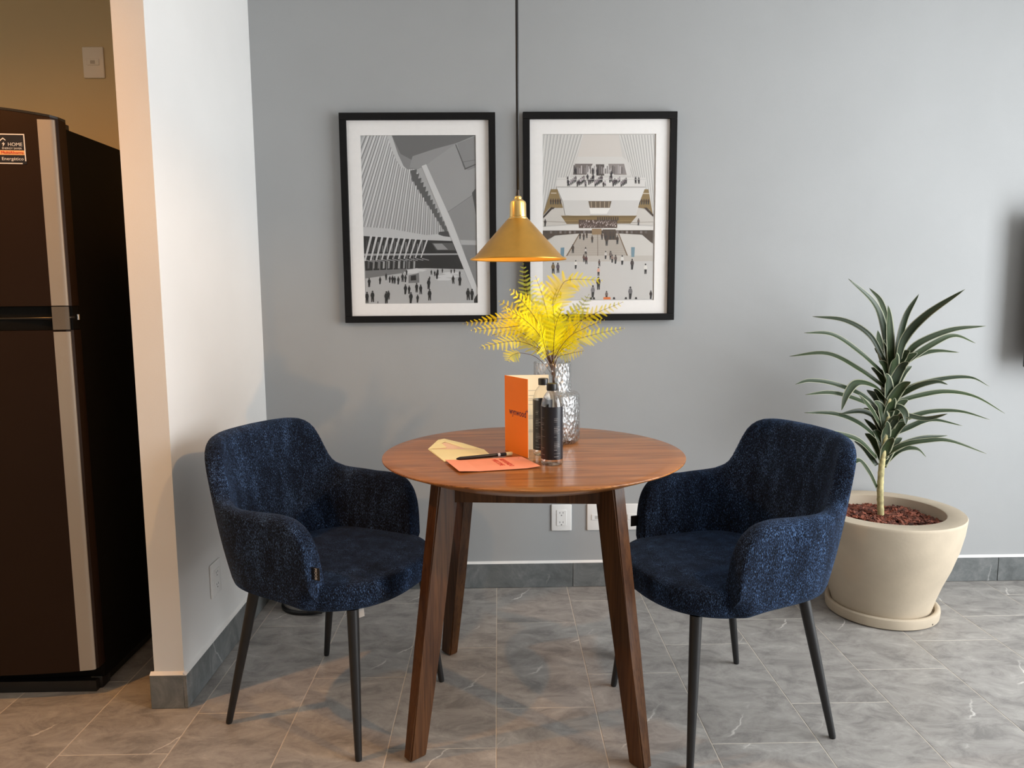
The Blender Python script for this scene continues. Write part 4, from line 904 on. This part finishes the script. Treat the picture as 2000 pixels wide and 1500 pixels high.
sheet('front_panel', [(-.054, -.098, .0010), (.080, -.039, .0010), (.053, .064, .0018), (-.112, .076, .0016)], M['yellow_paper'], en)
pk = thing('note_card', 'salmon pink card with red lettering lying in front of the envelope', 'card', (-0.023, 2.035, TZ))
pkd = Vector((0.216, 0.049, 0)).normalized(); pkn = Vector((0.047, -0.140, 0)).normalized()
A0 = Vector((-0.130, 0.050, 0)); rows = []
nx, ny = 12, 3
V = []; 
for j in range(ny + 1):
    for i in range(nx + 1):
        q = A0 + pkd * 0.2215 * i / nx + pkn * 0.1475 * j / ny
        q.z = 0.0022 + 0.004 * max(0, i / nx - .85) / .15 * (j / ny) + 0.0035 * max(0, .25 - i / nx) / .25
        V.append(q)
n0 = len(V); V += [v + Vector((0, 0, 0.0006)) for v in V]
F = []
for j in range(ny):
    for i in range(nx):
        a = j * (nx + 1) + i; F += [(a, a + 1, a + nx + 2, a + nx + 1), (n0 + a, n0 + a + nx + 1, n0 + a + nx + 2, n0 + a + 1)]
bd = [i for i in range(nx + 1)] + [j * (nx + 1) + nx for j in range(1, ny + 1)] + [ny * (nx + 1) + i for i in range(nx - 1, -1, -1)] + [j * (nx + 1) for j in range(ny - 1, 0, -1)]
for k in range(len(bd)): a, b_ = bd[k], bd[(k + 1) % len(bd)]; F.append((a, n0 + a, n0 + b_, b_))
pc = obj('card_sheet', V, F, M['pink_paper'], pk)
cz = Vector((0, 0, 0.0031))
def pk_at(a, c): return A0 + pkd * 0.2215 * a + pkn * 0.1475 * c + cz
text('card_lettering', 'BIENVENIDO', 0.0200, M['red_ink'], pc, basis(pk_at(.70, .44), pkn, pkd), sx=0.86)
text('card_lettering', 'WELCOME', 0.0200, M['red_ink'], pc, basis(pk_at(.60, .40), pkn, pkd), sx=0.86)
text('card_lettering', '+', 0.012, M['red_ink'], pc, basis(pk_at(.93, .13), pkn, pkd))
pn = thing('pen', 'black pen with cream end lying between envelope and salmon card', 'pen', (-0.052, 2.112, TZ))
pd = Vector((0.088, 0.036, 0)).normalized(); z_ = 0.0075
P = lambda s: pd * s + Vector((0, 0.006, z_))
obj('barrel', *tube([P(-0.075), P(-0.065), P(0.030), P(0.050)], [0.0018, 0.0048, 0.0050, 0.0050], 14), M['black_plastic'], pn, 40)
obj('white_ring', *tube([P(0.0505), P(0.0575)], 0.0051, 14), M['white_plastic'], pn, 40)
obj('grip', *tube([P(0.058), P(0.076)], 0.0051, 14), M['black_plastic'], pn, 40)
obj('cream_end', *tube([P(0.0765), P(0.094), P(0.097)], [0.0056, 0.0056, 0.004], 14), M['yellow_paper'], pn, 40)

# ------------------------------------------------------------------ potted plant
PX, PY = 1.492, 2.826
sc_ = obj('plant_saucer', *lathe([(0, 0.001), (0.196, 0.001), (0.203, 0.006), (0.206, 0.030), (0.205, 0.040), (0.200, 0.044), (0.192, 0.044), (0.186, 0.039), (0.183, 0.014), (0, 0.014)], 96), M['pot'], None, 40, (PX + 0.008, PY + 0.008, 0))
tag(sc_, 'round cream stone saucer on the floor under the plant pot', 'saucer')
obj('drain_hole', *lathe([(0, 0), (0.0035, 0), (0.0035, 0.001), (0, 0.001)], 12), M['slot'], sc_).matrix_local = basis((0.2045 * math.cos(-1.02), 0.2045 * math.sin(-1.02), 0.014), (0, 0, 1), (math.sin(1.02), math.cos(1.02), 0))
pt = thing('potted_plant', 'white-edged striped dracaena in a wide cream stone pot by the wall', 'plant', (PX, PY, 0.0145))
pp = [(0, 0), (0.165, 0), (0.172, 0.006), (0.180, 0.03), (0.192, 0.075), (0.210, 0.13), (0.236, 0.195), (0.259, 0.27), (0.273, 0.335), (0.279, 0.385), (0.2795, 0.392), (0.277, 0.396), (0.215, 0.397), (0.211, 0.394), (0.205, 0.30), (0, 0.30)]
obj('pot', *lathe(pp, 112), M['pot'], pt, 40)
V, F, K = [], [], []
rb = random.Random(5)
def bark_z(x, y): return 0.352 + 0.022 * math.exp(-((x + .1) ** 2 + (y - .02) ** 2) / .012) + 0.006 * math.sin(31 * x) * math.cos(27 * y)
nb = 28
for j in range(nb + 1):
    rr = 0.209 * j / nb
    for k in range(40): a = 2 * PI * k / 40; V.append((rr * math.cos(a), rr * math.sin(a), bark_z(rr * math.cos(a), rr * math.sin(a)) - .006))
for j in range(nb):
    for k in range(40): l = (k + 1) % 40; F.append((j * 40 + k, j * 40 + l, (j + 1) * 40 + l, (j + 1) * 40 + k)); K.append((0.035, 0.012, 0.008))
for _ in range(1500):
    a = rb.uniform(0, 2 * PI); rr = 0.200 * math.sqrt(rb.random()); c = Vector((rr * math.cos(a), rr * math.sin(a), 0)); c.z = bark_z(c.x, c.y) + rb.uniform(-.004, .006)
    R_ = Matrix.Rotation(rb.uniform(0, 2 * PI), 3, 'Z') @ Matrix.Rotation(rb.uniform(-.7, .7), 3, 'X') @ Matrix.Rotation(rb.uniform(-.6, .6), 3, 'Y')
    lx, ly, lz = rb.uniform(.006, .017), rb.uniform(.003, .0075), rb.uniform(.0012, .0035)
    v, f = box(-lx, lx, -ly, ly, -lz, lz); n = len(V)
    V += [c + R_ @ Vector(((p[0] if p[1] > 0 else p[0] * .7), p[1], p[2])) for p in v]; F += [tuple(i + n for i in q) for q in f]
    s = rb.uniform(.25, 1.9); col = (0.17 * s, 0.050 * s, 0.028 * s); K += [col] * 6
bk = obj('bark_mulch', V, F, M['bark'], pt, False, None, K); bk['kind'] = 'stuff'
OP = Vector((PX, PY, 0.0145))
tp = [Vector(p) - OP for p in TRUNK]; tp[0].z = min(tp[0].z, 0.355)
path = spline(tp, 14)
rad = []
for i, p in enumerate(path):
    t = i / (len(path) - 1); rad.append((0.0125 - 0.004 * t) * (1 + 0.10 * (1 if i % 5 == 0 else 0)))
tr = obj('trunk', *tube(path, rad, 14), M['trunk'], pt, True)
rl = random.Random(9)
ntrue = len(LEAVES)
for k in range(34):                      # short young leaves and sheaths clasping the cane
    t = 0.34 + 0.66 * k / 33; i = min(len(path) - 2, int(t * (len(path) - 1))); p = path[i] + OP
    a = k * 2.4; d = Vector((math.cos(a), math.sin(a), 0)); ln = rl.uniform(.07, .13)
    LEAVES.append((0.034, [tuple(p - Vector((0, 0, .03))), tuple(p + d * .012 + Vector((0, 0, .012))), tuple(p + d * (.30 * ln + .012) + Vector((0, 0, ln * .62))), tuple(p + d * (.75 * ln) + Vector((0, 0, ln * .85)))]))
for li, (w_, pts) in enumerate(LEAVES):
    path = spline([Vector(p) - OP for p in pts], 7)
    n = len(path); V, F, K = [], [], []
    vert = abs((path[-1] - path[0]).normalized().z)
    for i, p in enumerate(path):
        t = i / (n - 1)
        tg = (path[min(i + 1, n - 1)] - path[max(i - 1, 0)]).normalized()
        up = Vector((0, 0, 1)).lerp(Vector((rl.uniform(-.02, .02), -1, 0.3)), 0.45 + 0.5 * vert).normalized()
        side = tg.cross(up).normalized(); nn = side.cross(tg).normalized()
        w = w_ * 1.3 * (0.70 + 0.30 * min(1, t / .35)) * (max(0, 1 - t ** 3.2) ** .8) + 0.0006
        for s_ in (-1, -.82, -.45, 0, .45, .82, 1):
            V.append(p + side * (s_ * w * .5) + nn * (abs(s_) * w * 0.13) + Vector((0, 0, 0)))
    m_ = 7
    gd = rl.uniform(.8, 1.15)
    cl_ = [(0.36, 0.37, 0.25), (0.018 * gd, 0.032 * gd, 0.013), (0.034 * gd, 0.055 * gd, 0.022), (0.034 * gd, 0.055 * gd, 0.022), (0.018 * gd, 0.032 * gd, 0.013), (0.36, 0.37, 0.25)]
    for i in range(n - 1):
        for k in range(m_ - 1): F.append((i * m_ + k, i * m_ + k + 1, (i + 1) * m_ + k + 1, (i + 1) * m_ + k)); K.append(cl_[k])
    o = obj('leaf', V, F, M['leaf'], pt, True, None, K)
    md = o.modifiers.new('thick', 'SOLIDIFY'); md.thickness = 0.0008
